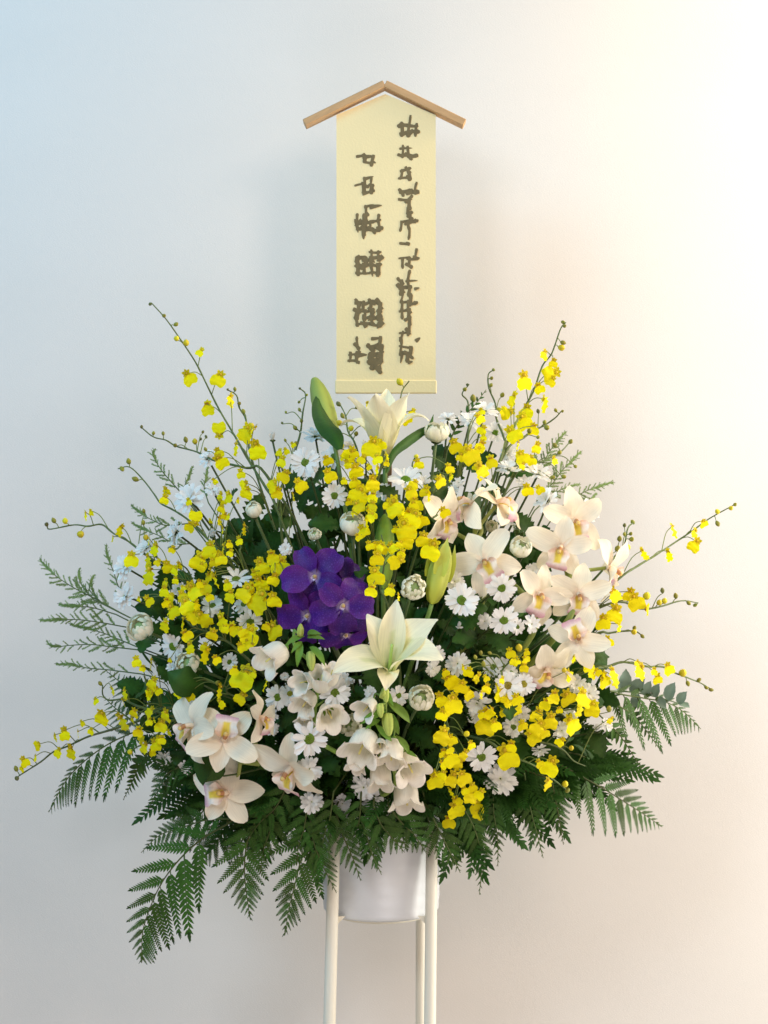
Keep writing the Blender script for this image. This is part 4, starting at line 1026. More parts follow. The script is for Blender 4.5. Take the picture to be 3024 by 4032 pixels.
spray('small yellow orchids hanging in front of the green lily bud',
      [('H', 1070, 130), ('H', 1100, 280), ('H', 1090, 460), ('H', 1060, 640), ('H', 1150, 860)],
      [('H', 1065, 268, 100), ('H', 1180, 260, 90), ('H', 1030, 370, 118), ('H', 1195, 390, 118, 'l'), ('H', 1020, 540, 145), ('H', 1150, 660, 90), ('H', 1010, 240, 60)], [], -.075)
spray('tallest yellow orchid spray on the warm side, with budded tip against the wall',
      [('Y', 495, 105), ('Y', 465, 140), ('Y', 430, 240), ('Y', 405, 300), ('Y', 355, 365), ('Y', 300, 520), ('Y', 225, 650), ('Y', 160, 790), ('Y', 85, 970), ('D', 830, 980)],
      [('Y', 367, 300, 52), ('Y', 395, 415, 85, 'l'), ('Y', 405, 460, 50), ('Y', 250, 465, 88), ('Y', 175, 575, 80, 's'), ('Y', 365, 590, 80, 's'), ('Y', 262, 640, 65), ('Y', 250, 705, 85), ('Y', 190, 780, 88), ('Y', 135, 645, 70, 'l')],
      [('Y', 495, 103, 24), ('Y', 472, 130, 24), ('Y', 480, 222, 30), ('Y', 465, 257, 36, 'y')])
spray('budded yellow orchid shoot standing next to the warm side tall spray',
      [('D', 815, 15), ('D', 765, 60), ('D', 772, 190), ('D', 830, 330), ('D', 840, 470), ('D', 910, 650), ('D', 900, 800)],
      [('D', 915, 420, 85)], [('D', 818, 14, 34), ('D', 798, 92, 36), ('D', 780, 168, 38), ('D', 900, 246, 46), ('D', 835, 392, 52, 'y')])
spray('short yellow orchid spray rising behind the top button flower on the warm side',
      [('D', 587, 150), ('D', 520, 240), ('D', 575, 320), ('D', 582, 560), ('D', 560, 750), ('D', 520, 900)],
      [('D', 690, 480, 90), ('D', 702, 585, 75), ('D', 460, 740, 108), ('D', 605, 825, 145), ('D', 500, 838, 70), ('D', 720, 655, 55), ('D', 545, 765, 50), ('D', 660, 770, 60)],
      [('D', 587, 150, 30, 'd'), ('D', 533, 200, 44), ('D', 650, 285, 60)])
spray('green budded spray branching off behind the warm side tall spray',
      [('D', 1445, 402), ('D', 1390, 462), ('D', 1290, 532), ('D', 1210, 572), ('D', 1100, 645), ('D', 900, 830)],
      [], [('D', 1447, 404, 30), ('D', 1390, 395, 34), ('D', 1303, 505, 42), ('D', 1330, 545, 56), ('D', 1238, 400, 36, 'd'), ('D', 1170, 590, 48), ('D', 1242, 640, 38)])
spray('yellow orchid spray lying in front of the warm shoulder sprigs',
      [('D', 1525, 690), ('D', 1440, 780), ('D', 1330, 840), ('D', 1240, 880), ('D', 1100, 960), ('D', 980, 1050)],
      [('D', 1210, 755, 95), ('D', 1172, 870, 80), ('D', 1090, 850, 115), ('D', 1050, 820, 60, 'b'), ('D', 1080, 920, 60), ('D', 1385, 870, 68), ('D', 1132, 1148, 95), ('D', 1250, 1140, 70), ('D', 715, 970, 135), ('D', 640, 930, 50)],
      [('D', 1525, 690, 46), ('D', 1388, 715, 44), ('D', 1440, 785, 46), ('D', 1580, 915, 36), ('D', 1365, 1015, 44), ('D', 1470, 1010, 46)])
spray('one yellow orchid dangling over the cream orchid beside the middle cluster',
      [('D', 250, 1400), ('D', 290, 1370), ('D', 240, 1400), ('D', 190, 1440)], [('D', 362, 1352, 85)], [], -.06)
spray('single yellow orchid spray arching furthest out on the warm side',
      [('Y', 1495, 1188), ('Y', 1350, 1268), ('Y', 1250, 1340), ('Y', 1130, 1420), ('Y', 1020, 1492), ('Y', 920, 1552), ('Y', 780, 1652)],
      [('Y', 1315, 1305, 52), ('Y', 1260, 1365, 55), ('Y', 1255, 1435, 72), ('Y', 1135, 1350, 70, 's'), ('Y', 960, 1490, 66, 's'), ('Y', 1108, 1495, 62, 's')],
      [('Y', 1495, 1188, 24), ('Y', 1480, 1206, 26, 'y'), ('Y', 1395, 1225, 28, 'y'), ('Y', 1403, 1293, 30)])
spray('cluster of green orchid buds standing beside the outermost cream orchid petals',
      [('G', 1182, 370), ('G', 1120, 425), ('G', 1082, 600), ('G', 1000, 690), ('G', 900, 800)], [],
      [('G', 1182, 368, 42), ('G', 1085, 400, 36, 'd'), ('G', 1087, 480, 34), ('G', 1148, 477, 38), ('G', 1040, 525, 50), ('G', 1170, 525, 50), ('G', 1028, 610, 56), ('G', 1120, 605, 60, 'y')])
spray('level yellow orchid spray with forked budded tip beside the lower cream orchids',
      [('X', 1430, 262), ('X', 1330, 250), ('X', 1200, 286), ('X', 1090, 298), ('X', 900, 268)],
      [('X', 940, 222, 75), ('X', 1020, 225, 66), ('X', 1065, 268, 86), ('X', 1130, 300, 66, 'r'), ('X', 935, 340, 92), ('X', 868, 390, 80)],
      [('X', 1425, 262, 24), ('X', 1380, 253, 26), ('X', 1305, 218, 30), ('X', 1225, 188, 28, 'd'), ('X', 1142, 222, 42, 'y'), ('X', 1200, 260, 32, 'y'), ('X', 1240, 250, 32, 'y')])
spray('short yellow orchid tip poking out below the level spray',
      [('X', 1105, 462), ('X', 1060, 432), ('X', 990, 430), ('X', 900, 442), ('X', 800, 460)], [('X', 960, 415, 56), ('X', 900, 500, 56, 'b')],
      [('X', 1100, 460, 24), ('X', 1055, 410, 26), ('X', 1055, 434, 32, 'y')])
spray('arching yellow orchid spray hanging over the silvery leaves',
      [('M', 1550, 750), ('M', 1450, 690), ('M', 1330, 640), ('M', 1200, 590), ('M', 1090, 535), ('M', 950, 532), ('M', 800, 500), ('M', 700, 492), ('M', 580, 530), ('M', 360, 585)],
      [('M', 880, 590, 125), ('M', 845, 510, 60), ('M', 1045, 660, 88), ('M', 1010, 585, 60, 'b'), ('M', 1150, 565, 98), ('M', 630, 610, 100), ('M', 550, 680, 125), ('M', 410, 540, 95), ('M', 430, 610, 75), ('M', 490, 590, 60)],
      [('M', 1540, 750, 38), ('M', 1495, 730, 36), ('M', 1425, 672, 42), ('M', 1307, 690, 44), ('M', 1275, 592, 70, 'y')])
spray('yellow orchid spray sweeping in front of the daisies on the warm side',
      [('L', 1720, 545), ('L', 1600, 565), ('L', 1300, 590), ('L', 1000, 652), ('L', 830, 720), ('L', 680, 800)],
      [('L', 1400, 490, 138), ('L', 1530, 490, 148), ('L', 1615, 590, 130), ('L', 1435, 740, 155), ('L', 1225, 705, 125), ('L', 1175, 540, 85, 'b'), ('L', 1100, 650, 120), ('L', 1090, 760, 135), ('L', 1070, 850, 125), ('L', 890, 590, 150), ('L', 790, 610, 80), ('L', 612, 745, 170), ('L', 650, 620, 95, 'b'), ('L', 720, 735, 95), ('L', 970, 740, 90), ('L', 1310, 590, 60)])
spray('yellow orchid spray crossing the small white daisies beside the front lily',
      [('L', 1000, 20), ('L', 900, 90), ('L', 800, 180), ('L', 700, 320), ('L', 640, 440), ('L', 560, 560)],
      [('L', 920, 495, 100), ('L', 755, 455, 110), ('L', 735, 385, 70, 's'), ('L', 628, 390, 75), ('L', 535, 290, 85), ('L', 460, 240, 80), ('L', 630, 295, 58), ('L', 890, 135, 80), ('L', 855, 60, 75), ('L', 980, 195, 80), ('L', 1000, 115, 80), ('L', 775, 310, 60)],
      [('L', 560, 60, 40), ('L', 590, 160, 46), ('L', 520, 100, 38), ('L', 660, 50, 34), ('L', 920, 8, 60, 'y')])
spray('hanging chain of yellow orchids beside the white bellflowers, reaching down to the ferns',
      [('L', 580, 1590), ('L', 480, 1420), ('L', 390, 1250), ('L', 370, 1080), ('L', 280, 880), ('L', 260, 640), ('L', 330, 480)],
      [('L', 308, 322, 128), ('L', 392, 385, 118), ('L', 470, 445, 100), ('L', 212, 500, 115), ('L', 250, 240, 60, 'b'), ('L', 322, 545, 150), ('L', 210, 640, 90), ('L', 210, 840, 135), ('L', 310, 870, 85), ('L', 300, 1050, 130), ('L', 350, 1095, 115), ('L', 410, 1010, 90), ('L', 290, 960, 75, 'b'), ('L', 155, 1255, 138), ('L', 300, 1245, 128), ('L', 420, 1230, 118), ('L', 215, 1200, 80), ('L', 300, 1365, 85, 's'), ('L', 350, 1525, 145), ('L', 370, 1440, 75, 'b'), ('L', 480, 1400, 110), ('L', 540, 1500, 118), ('L', 545, 1570, 75), ('L', 430, 1340, 70), ('L', 490, 920, 75)],
      [('L', 445, 802, 52, 'y'), ('L', 585, 1590, 48, 'y')], -.05)
spray('short yellow orchid spray with two lone flowers over the ferns on the warm side',
      [('L', 1380, 1330), ('L', 1290, 1258), ('L', 1080, 1105), ('L', 930, 1040), ('L', 780, 968), ('L', 600, 860)],
      [('L', 835, 1050, 185), ('L', 860, 935, 95, 'b'), ('L', 1215, 1130, 148), ('L', 1130, 1090, 70, 'b'), ('L', 1208, 1285, 105)],
      [('L', 1385, 1272, 56, 'y'), ('L', 1375, 1335, 52)], -.05)
spray('thin green stem with a few small yellow buds crossing the ferns on the warm side',
      [('L', 1550, 1105), ('L', 1440, 1055), ('L', 1350, 960), ('L', 1230, 905), ('L', 1100, 870), ('L', 900, 790)],
      [('L', 1310, 885, 82), ('M', 598, 1042, 66)], [('L', 1425, 935, 44, 'y'), ('M', 612, 930, 56), ('L', 1360, 205, 44, 'y')], -.04)
spray('small yellow orchids beside the lowest cream orchid of the warm cluster',
      [('L', 1440, 80), ('L', 1400, 180), ('L', 1330, 300), ('L', 1200, 400)], [('L', 1405, 275, 98), ('L', 1440, 110, 62, 's'), ('L', 1580, 190, 90)], [])

# ---- large cream orchids
cymbidium_stem('stem of cream orchids with yellow throats facing out on the warm side, the biggest cluster',
    [('G', 610, 370, 290, 12, 12, -8), ('G', 490, 610, 290, -8, 0, 12), ('G', 655, 1045, 270, 4, -2, 6), ('G', 640, 1465, 275, 10, 6, 158), ('G', 930, 800, 300, 72, -12, -40)],
    [('G', 560, 330), ('G', 560, 620), ('G', 560, 1000), ('G', 480, 1400)], -.03)
cymbidium_stem('stem of cream orchids beside the warm side daisies, one lip pointing down over a daisy',
    [('F', 735, 500, 300, -12, 8, -32), ('F', 1225, 810, 290, 22, 5, 20), ('F', 1300, 1500, 270, 25, -30, 40)],
    [('F', 700, 330), ('F', 900, 620), ('F', 1150, 900), ('F', 1100, 1300)], -.01)
cymbidium_stem('upper stem of cream orchids turned upward, seen from the side below the warm tall spray',
    [('D', 600, 1270, 300, -74, 40, -12), ('D', 850, 1270, 300, 70, 38, 10), ('D', 340, 1400, 270, 46, -8, 10)],
    [('D', 640, 1480), ('D', 640, 1700), ('F', 640, 420), ('F', 700, 900)], -.01)
cymbidium_stem('stem of cream orchids hanging in front above the biggest fern, pink at their hearts',
    [('J', 780, 730, 310, 14, 10, 190), ('J', 500, 620, 310, -55, 12, 20), ('J', 810, 1240, 300, -14, 10, 80)],
    [('J', 640, 480), ('J', 760, 700), ('J', 900, 900), ('J', 1100, 960)], -.065)
cymbidium_stem('cream orchid hanging with one long petal down beside the white bellflowers',
    [('J', 1430, 1010, 350, -42, -18, 12), ('J', 1120, 540, 230, 60, 10, 0)],
    [('J', 1300, 960), ('J', 1150, 960), ('J', 1050, 900)], -.055)

# ---- violet orchid
vanda('deep violet orchid stem of overlapping flowers in the middle, above the front lily',
      [('H', 455, 525, 290, -10, 8, 38, -.016), ('H', 710, 790, 285, 8, -2, 28, -.040), ('H', 390, 880, 275, -26, -14, 46, .010), ('H', 740, 1050, 250, 8, -40, 36, .004), ('H', 730, 570, 230, 30, 10, 64, .022)],
      [('H', 600, 420), ('H', 640, 760), ('H', 620, 1100), ('H', 700, 1350)], -.02)

# ---- lilies and lily buds
lily('open white lily in front, its petals spread wide below the violet orchid', 'H', 1140, 1430, 730, 4, 48, 3,
     [(6, 1, 2, 1.02), (64, 2, 0, 1.02), (116, 0, 0, 1.05), (186, 3, 0, .58), (244, 3, 0, 1.0), (328, 0, 4, .88)], [], -.07)
lily('tall white lily seen from the side, standing right under the name board', 'C', 985, 810, 800, -16, 80, 0,
     [(10, 4, 0, .98), (75, 5, 0, .90), (135, 4, 0, 1.0), (190, 4, 2, 1.0), (240, 4, 0, .98), (292, 5, 0, .86)],
     [([('C', 1000, 860, -.03), ('C', 1070, 680, -.03), ('C', 1190, 575, -.03), ('C', 1310, 490, -.02), ('C', 1405, 425, -.02), ('C', 1440, 310, -.02)], .014)], .02)
lily_bud('big pale green lily bud at the top, half covered by a dark leaf', ('C', 325, -25), ('C', 505, 560), 205, lin(200, 214, 116), lin(160, 188, 76),
         [([('C', 565, 640, -.07), ('C', 520, 520, -.085), ('C', 430, 390, -.09), ('C', 372, 240, -.085), ('C', 380, 85, -.07)], .030)], -.03)
lily_bud('narrow green lily bud standing in the middle between the yellow orchids', ('C', 985, 1245), ('H', 1090, 640), 200, lin(150, 184, 76), lin(130, 170, 62), None, -.03)
lily_bud('pale yellow green lily bud starting to split, beside the cream orchids', ('F', 370, 330), ('F', 235, 900), 215, lin(188, 196, 70), lin(206, 214, 110), None, -.045, .6)

# ---- bellflowers
bellflower('bellflower stem with one bell turned out beside the violet orchid and more below',
    [('E', 1560, 900), ('E', 1570, 1060), ('K', 330, 60), ('K', 360, 250), ('K', 330, 480), ('K', 380, 760)],
    [('E', 1360, 1150, 300, 1, -52, -14), ('K', 470, 505, 240, 0, 16, -8), ('K', 245, 390, 230, 1, -30, -20), ('K', 235, 200, 210, 1, -40, 10), ('K', 395, 190, 230, 2, 10, 55), ('K', 480, 140, 200, 2, 30, 62), ('K', 240, 530, 180, 1, -10, -40)],
    [('K', 300, 20, 170, .1, -.8), ('H', 310, 1020, 130, .0, 1), ('H', 420, 1300, 170, .15, -.9)],
    [('H', 330, 1130, 240, 1200), ('H', 380, 1090, 490, 1070), ('H', 330, 1140, 280, 1330), ('H', 400, 1180, 540, 1290), ('H', 350, 1080, 180, 1130), ('H', 380, 1060, 460, 1030)])
bellflower('bellflower stem hanging under the front lily, with the biggest white bell',
    [('K', 990, 260), ('K', 990, 480), ('K', 1000, 720), ('K', 1060, 980), ('K', 1080, 1150), ('K', 960, 1250)],
    [('K', 775, 800, 330, 1, -26, -26), ('K', 1050, 860, 260, 1, -14, -46), ('K', 1215, 990, 270, 0, 22, -22), ('K', 945, 1095, 250, 1, 6, -66), ('K', 1185, 1270, 290, 1, 8, -50), ('K', 815, 440, 210, 1, -34, -12), ('K', 725, 960, 180, 1, -30, -40), ('K', 940, 790, 130, 2, 0, -30)],
    [('K', 1015, 600, 220, .05, -1), ('K', 965, 320, 150, -.2, -.6), ('K', 940, 470, 140, 0, -1), ('K', 1000, 320, 120, .5, .3)],
    [('K', 1000, 380, 1240, 560), ('K', 990, 480, 760, 560), ('K', 1060, 500, 1110, 700), ('K', 940, 560, 820, 610), ('K', 1090, 700, 1230, 860), ('K', 900, 600, 1050, 750), ('K', 1080, 1060, 1140, 1080), ('K', 1180, 850, 1260, 880), ('K', 1000, 280, 1050, 400)], -.06)

# ---- white daisies
for d in (
    ('B', 590, 870, 150, -25, 30, 'd', 'big ragged white daisy on the cool shoulder, facing up', -.01),
    ('B', 460, 1190, 125, -60, 15, 'd', 'white daisy seen edge-on below the big ragged daisy'),
    ('B', 800, 1215, 85, 0, 55, 'c', 'half closed white daisy above the largest yellow orchids of the cool side'),
    ('B', 1360, 315, 82, 5, 76, 'c', 'round white daisy bud alone on a bare stem beside the tallest yellow spray'),
    ('B', 755, 490, 90, -30, 50, 'd', 'white daisy half hidden behind the open flower of the bud-tipped spray', .02),
    ('B', 800, 775, 70, 10, 30, 'd', 'small white daisy behind the yellow bud on the cool shoulder', .03),
    ('B', 1420, 450, 60, 10, 70, 'c', 'pale daisy bud behind the yellow green orchids of the tallest spray', .04),
    ('A', 1170, 790, 125, -35, 25, 'd', 'white daisy behind a yellow orchid at the cool side edge'),
    ('A', 1370, 610, 100, -30, 45, 'd', 'white daisy behind the hooked yellow spray'),
    ('A', 1170, 1060, 118, -30, 10, 'd', 'white daisy under the upper cool side daisy, crossed by a thin green stem'),
    ('E', 1020, 430, 130, 5, 55, 'o', 'white daisy facing up among the yellow orchids near the violet orchid'),
    ('E', 800, 680, 100, -10, 20, 'o', 'shaded white daisy deep among the yellow orchids', .03),
    ('E', 1090, 660, 92, -20, 25, 'o', 'white daisy tucked behind the wide yellow orchid', .01),
    ('E', 1150, 820, 118, 10, -15, 'o', 'white daisy looking down below the wide yellow orchid'),
    ('E', 430, 1055, 130, -34, -8, 'o', 'white daisy with broad petals turned to the side above the cool lower button flower'),
    ('E', 955, 1200, 80, 10, 0, 'o', 'small dim white daisy with a green eye in the shade beside the bellflower', .02),
    ('E', 1480, 150, 60, 0, 10, 'd', 'tiny white daisy touching the top of the violet orchid'),
    ('E', 480, 520, 60, 0, 15, 'o', 'dim daisy in the gap between yellow orchids on the cool side', .04),
    ('C', 340, 525, 130, 0, 62, 'd', 'white daisy facing up under the big lily bud'),
    ('C', 245, 760, 130, -8, 6, 'o', 'white daisy with a green eye facing the room below the big lily bud', -.03),
    ('C', 510, 710, 108, -5, 14, 'o', 'white daisy behind yellow orchids between lily bud and lily', .01),
    ('C', 512, 1070, 112, 0, -6, 'o', 'white daisy with a green eye low between bare stems above the violet orchid', -.02),
    ('C', 1180, 925, 150, 12, 42, 'o', 'wide white daisy under the dark leaf of the tall lily', -.03),
    ('C', 990, 1040, 90, 5, 30, 'd', 'dim white daisy under the wide daisy by the tall lily', .03),
    ('C', 805, 640, 95, 0, 72, 'c', 'round white daisy bud at the foot of the tall lily', .01),
    ('C', 660, 610, 62, -10, 60, 'd', 'small white daisy half hidden beside the round bud at the tall lily', .03),
    ('C', 705, 770, 60, 0, 20, 'd', 'white daisy peeping between yellow orchids at the tall lily', .03),
    ('C', 1345, 960, 82, 20, 35, 'd', 'white daisy behind the wide daisy, towards the button flower', .02),
    ('C', 325, 1420, 55, 0, 40, 'c', 'small pale daisy bud deep in the dark above the violet orchid', .03),
    ('D', 730, 405, 130, 15, 60, 'd', 'highest white daisy on the warm side, seen from below'),
    ('D', 595, 490, 105, 5, 40, 'd', 'white daisy beside the dark fern tip at the top of the warm side', .01),
    ('D', 385, 475, 85, -20, 60, 'd', 'white daisy left of the dark fern tip, above the top button flower', .01),
    ('D', 830, 600, 100, 10, 20, 'o', 'pale white daisy behind the warm side tall spray', .05),
    ('D', 955, 945, 110, 10, 60, 'd', 'white daisy lying flat above the cream orchids on the warm side'),
    ('D', 1230, 990, 128, 15, 40, 'd', 'white daisy beside the warm shoulder sprigs'),
    ('D', 1090, 1065, 68, 0, 30, 'd', 'dim white daisy between two yellow orchids at the warm shoulder', .02),
    ('D', 1310, 1235, 118, -40, 25, 'd', 'white daisy turned aside above the biggest cream orchid cluster'),
    ('D', 950, 800, 80, 0, 30, 'd', 'pale daisy behind yellow orchids under the tall warm spray', .04),
    ('D', 490, 1070, 55, 0, 30, 'd', 'little white daisy over the upper cream orchids'),
    ('D', 440, 1140, 60, -40, 10, 'd', 'white daisy edge showing beside the upper cream orchids', .02),
    ('G', 720, 290, 130, 30, 35, 'd', 'white daisy behind the topmost flower of the biggest cream cluster', .0),
    ('G', 230, 835, 85, 0, 10, 'd', 'dim white daisy in the gap between the two cream orchid stems', .03),
    ('F', 960, 90, 70, 0, 10, 'd', 'shaded daisy under the upper cream orchids', .03),
    ('F', 520, 860, 150, -4, -2, 'o', 'large white daisy with a green eye facing the room beside the splitting lily bud', -.05),
    ('F', 450, 690, 95, 0, 20, 'd', 'white daisy behind the large one beside the splitting lily bud', -.01),
    ('F', 890, 745, 132, 10, -18, 'o', 'white daisy with a green eye under a pink orchid lip', -.06),
    ('F', 910, 1045, 135, 6, 0, 'o', 'white daisy with a green eye below the one under the pink lip', -.05),
    ('F', 735, 1060, 75, -30, 10, 'd', 'white daisy edge behind the lower warm side daisy'),
    ('F', 1035, 1110, 72, 20, 0, 'o', 'small creamy daisy beside the lower warm side daisy', -.02),
    ('F', 1165, 1085, 85, 15, 12, 'd', 'greenish white daisy just opening under the cream orchids', -.02),
    ('F', 490, 1110, 66, 0, 30, 'c', 'dim white daisy bud in the dark beside the front lily', .02),
    ('F', 275, 1370, 85, 20, 5, 'o', 'white daisy behind the petal tip of the front lily'),
    ('F', 245, 1500, 70, 20, -20, 'd', 'creamy daisy beneath the petal tip of the front lily'),
    ('F', 480, 1455, 108, -6, 10, 'd', 'creamy white daisy beside the front lily, above a yellow bunch'),
    ('J', 1285, 345, 112, -12, 4, 'o', 'white daisy with a green eye beside the front cream orchids'),
    ('J', 1405, 315, 95, 0, 5, 'y', 'white daisy with a yellow brown eye next to the bellflowers'),
    ('J', 1235, 510, 62, 10, 20, 'd', 'narrow white daisy edge behind the cream orchid petals', .0),
    ('J', 1235, 640, 64, 10, -10, 'd', 'white daisy edge under the narrow one behind the cream petals', .0),
    ('J', 235, 910, 78, -20, -20, 'd', 'dim white daisy beside the fern below the yellow bunch on the cool side', .0),
    ('J', 435, 990, 75, -10, -30, 'd', 'white daisy edge below the front cream orchids'),
    ('J', 300, 70, 50, 0, 20, 'd', 'little white daisy beside the cool lower button flower'),
    ('J', 490, 400, 60, 0, 20, 'd', 'little pale daisy behind the upright cream petal', .02),
    ('K', 520, 305, 132, 6, -2, 'o', 'white daisy with thin petals and a green eye beside the bellflowers', -.05),
    ('K', 600, 180, 75, 20, 20, 'd', 'white daisy behind the thin petalled one'),
    ('K', 680, 200, 45, 10, 20, 'c', 'tiny white daisy bud beside the thin petalled daisy'),
    ('K', 275, 730, 165, -6, -4, 'o', 'big clear white daisy with a green eye facing the room, in front below the bellflowers', -.08),
    ('K', 280, 1010, 120, 10, -8, 'd', 'ragged white daisy under the big clear daisy', -.05),
    ('K', 300, 1325, 108, 10, 20, 'd', 'ragged white daisy beside the tip of the long hanging cream petal', -.05),
    ('K', 790, 1180, 120, -10, -18, 'd', 'white daisy beneath the biggest bell'),
    ('K', 870, 1290, 110, 0, -30, 'd', 'white daisy looking down below the hanging bells', .0),
    ('K', 590, 1330, 80, 0, -10, 'd', 'dim white daisy in the dark above the ferns over the bucket'),
    ('K', 1030, 1360, 90, -8, -20, 'd', 'lowest white daisy above the ferns over the bucket', .0),
    ('K', 1100, 1430, 80, 6, -30, 'd', 'white daisy behind the lowest bell', .0),
    ('K', 1110, 330, 95, 20, 0, 'o', 'white daisy just under the front lily'),
    ('K', 850, 300, 62, -20, 10, 'd', 'white daisy edge behind the small bell under the front lily'),
    ('K', 50, 150, 40, 0, 0, 'd', 'tiny white daisy beside the turned out bell'),
    ('K', 480, 660, 50, 0, 0, 'd', 'tiny white daisy between big clear daisy and dim button'),
    ('L', 830, 355, 125, 4, 4, 'y', 'white daisy with a green yellow eye in the warm front group', -.02),
    ('L', 978, 340, 105, 14, 4, 'y', 'smaller white daisy with a yellow eye next in the warm front group', -.02),
    ('L', 690, 180, 95, -4, 12, 'o', 'white daisy at the back of the warm front group', .01),
    ('L', 780, 170, 85, 8, 25, 'o', 'white daisy edge at the back of the warm front group', .02),
    ('L', 860, 235, 70, 4, 30, 'o', 'white daisy with green eye between the warm front daisies', .0),
    ('L', 545, 510, 130, -20, -24, 'd', 'white daisy seen edge-on beside the hanging yellow chain'),
    ('L', 520, 630, 75, 0, -10, 'd', 'shaded white daisy under the edge-on one by the hanging chain', .02),
    ('L', 580, 1020, 138, 6, -16, 'o', 'white daisy with broad irregular petals between yellow orchids, above the lowest ferns', -.04),
    ('L', 760, 1230, 150, 0, 22, 'd', 'lowest ragged white daisy on the warm side, above the ferns'),
    ('L', 1470, 350, 90, 10, 10, 'd', 'bright white daisy above three yellow orchids on the warm side'),
    ('L', 1580, 430, 108, 15, 15, 'd', 'bright white daisy behind the outer yellow orchid on the warm side'),
    ('L', 1330, 770, 98, 8, -10, 'd', 'white daisy under the warm side yellow sweep'),
    ('L', 1410, 630, 70, 10, 20, 'o', 'white daisy with yellow eye behind a warm side yellow orchid', .01),
    ('L', 960, 620, 85, 0, 20, 'd', 'white daisy behind the yellow sweep'),
    ('L', 880, 740, 95, 0, 0, 'o', 'white daisy half covered by yellow orchids of the sweep', .0),
    ('L', 1130, 950, 85, 10, -50, 'd', 'narrow white daisy hanging below the yellow sweep', .0),
    ('M', 490, 375, 100, 35, 40, 'c', 'cream daisy just opening under the biggest cream cluster'),
    ('M', 480, 1130, 92, -5, 45, 'c', 'pointed white daisy bud on the warm side, above the ferns'),
    ('M', 560, 1080, 62, 35, 20, 'd', 'white daisy edge behind the pointed bud'),
):
    daisy(*d)

# ---- button chrysanthemums
for q in (
    ('A', 1310, 1350, 118, -24, 26, 'cream button flower with a green heart at the cool side edge'),
    ('E', 565, 1215, 104, -8, 22, 'cream button flower below the cool edge one, above a broad dark leaf'),
    ('B', 1185, 975, 90, 0, 40, 'closed white button flower over the dark gap on the cool side', 0, True),
    ('C', 685, 1345, 118, 4, 48, 'cream button flower with a green heart above the violet orchid', -.03),
    ('C', 1465, 490, 105, 4, 66, 'cream button flower opening upward beside the tall lily', -.01),
    ('F', 1070, 372, 96, 16, 42, 'pale button flower between the cream orchid stems', -.01),
    ('H', 1370, 625, 105, 6, 14, 'cream button flower beside the splitting lily bud', -.05),
    ('K', 1325, 355, 116, 4, 36, 'flat cream button flower with a green heart below the front lily', -.04),
    ('K', 655, 605, 96, -6, 22, 'greenish button flower in the shade beside the biggest bell', -.01),
    ('H', 450, 130, 56, -10, 30, 'small dim button flower in the dark above the violet orchid', .02),
    ('D', 800, 1480, 55, 0, 30, 'tiny dim button flower behind the upper cream orchids', .04),
):
    button(*q)

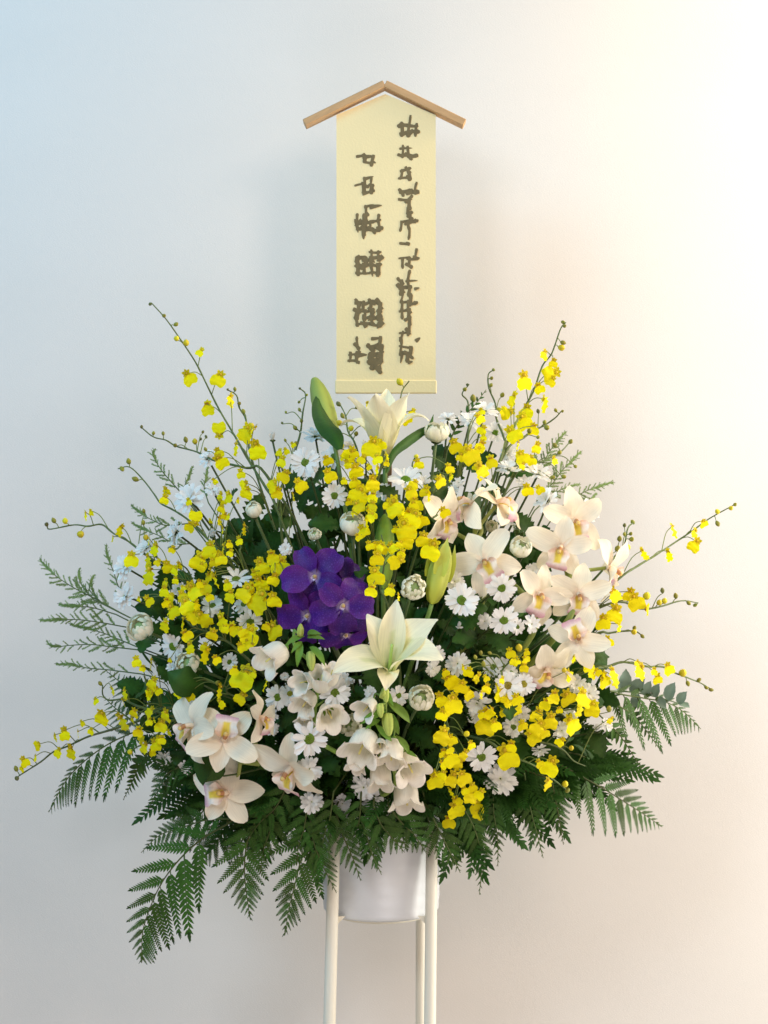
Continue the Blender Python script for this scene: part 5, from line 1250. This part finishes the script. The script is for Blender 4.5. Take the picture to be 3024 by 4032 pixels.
# ---- silvery leaves on the warm side
b_ = at('M', 560, 760, Y=.02)[0]
root = thing('silvery_leaf_sprig', b_, 'sprig of blue grey toothed leaves above the ferns on the warm side', 'greenery')
pth = [(b_ * 0)] + [at('M', x, y, Y=.06)[0] - b_ for x, y in ((800, 770), (1050, 820), (1250, 880))]
link('stem', MB().add(tube(smooth_path([tuple(v) for v in pth], 5), .0016, .0009, lin(120, 140, 110), 6)).mesh('stem', M_SPRIG), None, root)
SILVER = [one(sheet(1, .62, [.2, .5, .62, .9, .78, 1, .8, .9, .6, .5, .2, .02], 12, 4, R(10), R(-25), 1, .1, .03, 2, k, 0, lambda t, s: lin(136, 160, 146) * (1.12 if abs(s) < .2 else 1), .15), 'silver_leaf', M_SPRIG) for k in range(2)]
for k, (x, y, x2, y2, sz) in enumerate(((720, 740, 745, 600, 1.0), (790, 770, 890, 670, 1.0), (900, 790, 960, 700, .9), (1010, 810, 1040, 720, .9), (1130, 840, 1180, 715, 1.0), (1230, 870, 1290, 790, .9), (1250, 880, 1320, 900, .8), (850, 790, 830, 900, .9), (1040, 820, 1100, 900, .9), (700, 760, 660, 700, .8))):
    p = at('M', x, y, Y=.055)[0]; e = at('M', x2, y2, Y=.04)[0]
    link('leaf', SILVER[k % 2], TS(p - b_, frame(e - p, (random.uniform(-.5, .5), -1, .4)), (e - p).length * 1.25), root)

# ---- broad dark leaves between the flowers (each on a stalk of its own)
for (pts, W, lab) in (
    ([('E', 720, 1420, -.17), ('E', 600, 1400, -.20), ('E', 480, 1350, -.21), ('E', 375, 1290, -.20)], .044, 'broad dark leaf under the cool lower button flower'),
    ([('I', 1400, 760, -.06), ('I', 1450, 800, -.07), ('I', 1350, 840, -.08), ('I', 1300, 860, -.08)], .030, 'dark leaf between the yellow bunch and the fern on the cool side'),
    ([('J', 780, 1080, -.20), ('J', 690, 1010, -.21), ('J', 600, 960, -.20), ('J', 500, 900, -.19)], .055, 'broad dark leaf behind the front cream orchids'),
    ([('J', 1060, 920, -.20), ('J', 1140, 960, -.21), ('J', 1220, 985, -.21), ('J', 1290, 1000, -.20)], .016, 'narrow olive leaf between the front cream orchids'),
    ([('M', 380, 420, -.05), ('M', 460, 450, -.06), ('M', 530, 490, -.05), ('M', 570, 560, -.03)], .036, 'dark leaf at the foot of the opening cream daisy'),
    ([('L', 1280, 130, -.14), ('L', 1310, 80, -.15), ('L', 1350, 90, -.15), ('L', 1380, 130, -.14)], .022, 'dark leaf under the biggest cream cluster'),
):
    e = at(pts[0][0], pts[0][1], pts[0][2], Y=pts[0][3])[0]; b = base_pt(e)
    root = thing('broad_leaf', b, lab, 'leaf', 'single dark leaves between the flowers')
    def yfix(p): return (p[0], p[1], p[2], p[3] - dome(*src(p[0], p[1], p[2])))
    long_leaf(root, b, [yfix(p) for p in pts], W, name='blade', c=DKGREEN * (1.5 if W < .02 else 1))
    link('stalk', MB().add(tube(bez(e - b, (e - b) * .7, Vector((0, 0, .06)), Vector((0, 0, 0)), 10), .0014, .002, lin(80, 96, 56), 6)).mesh('stalk', M_STEM), None, root)
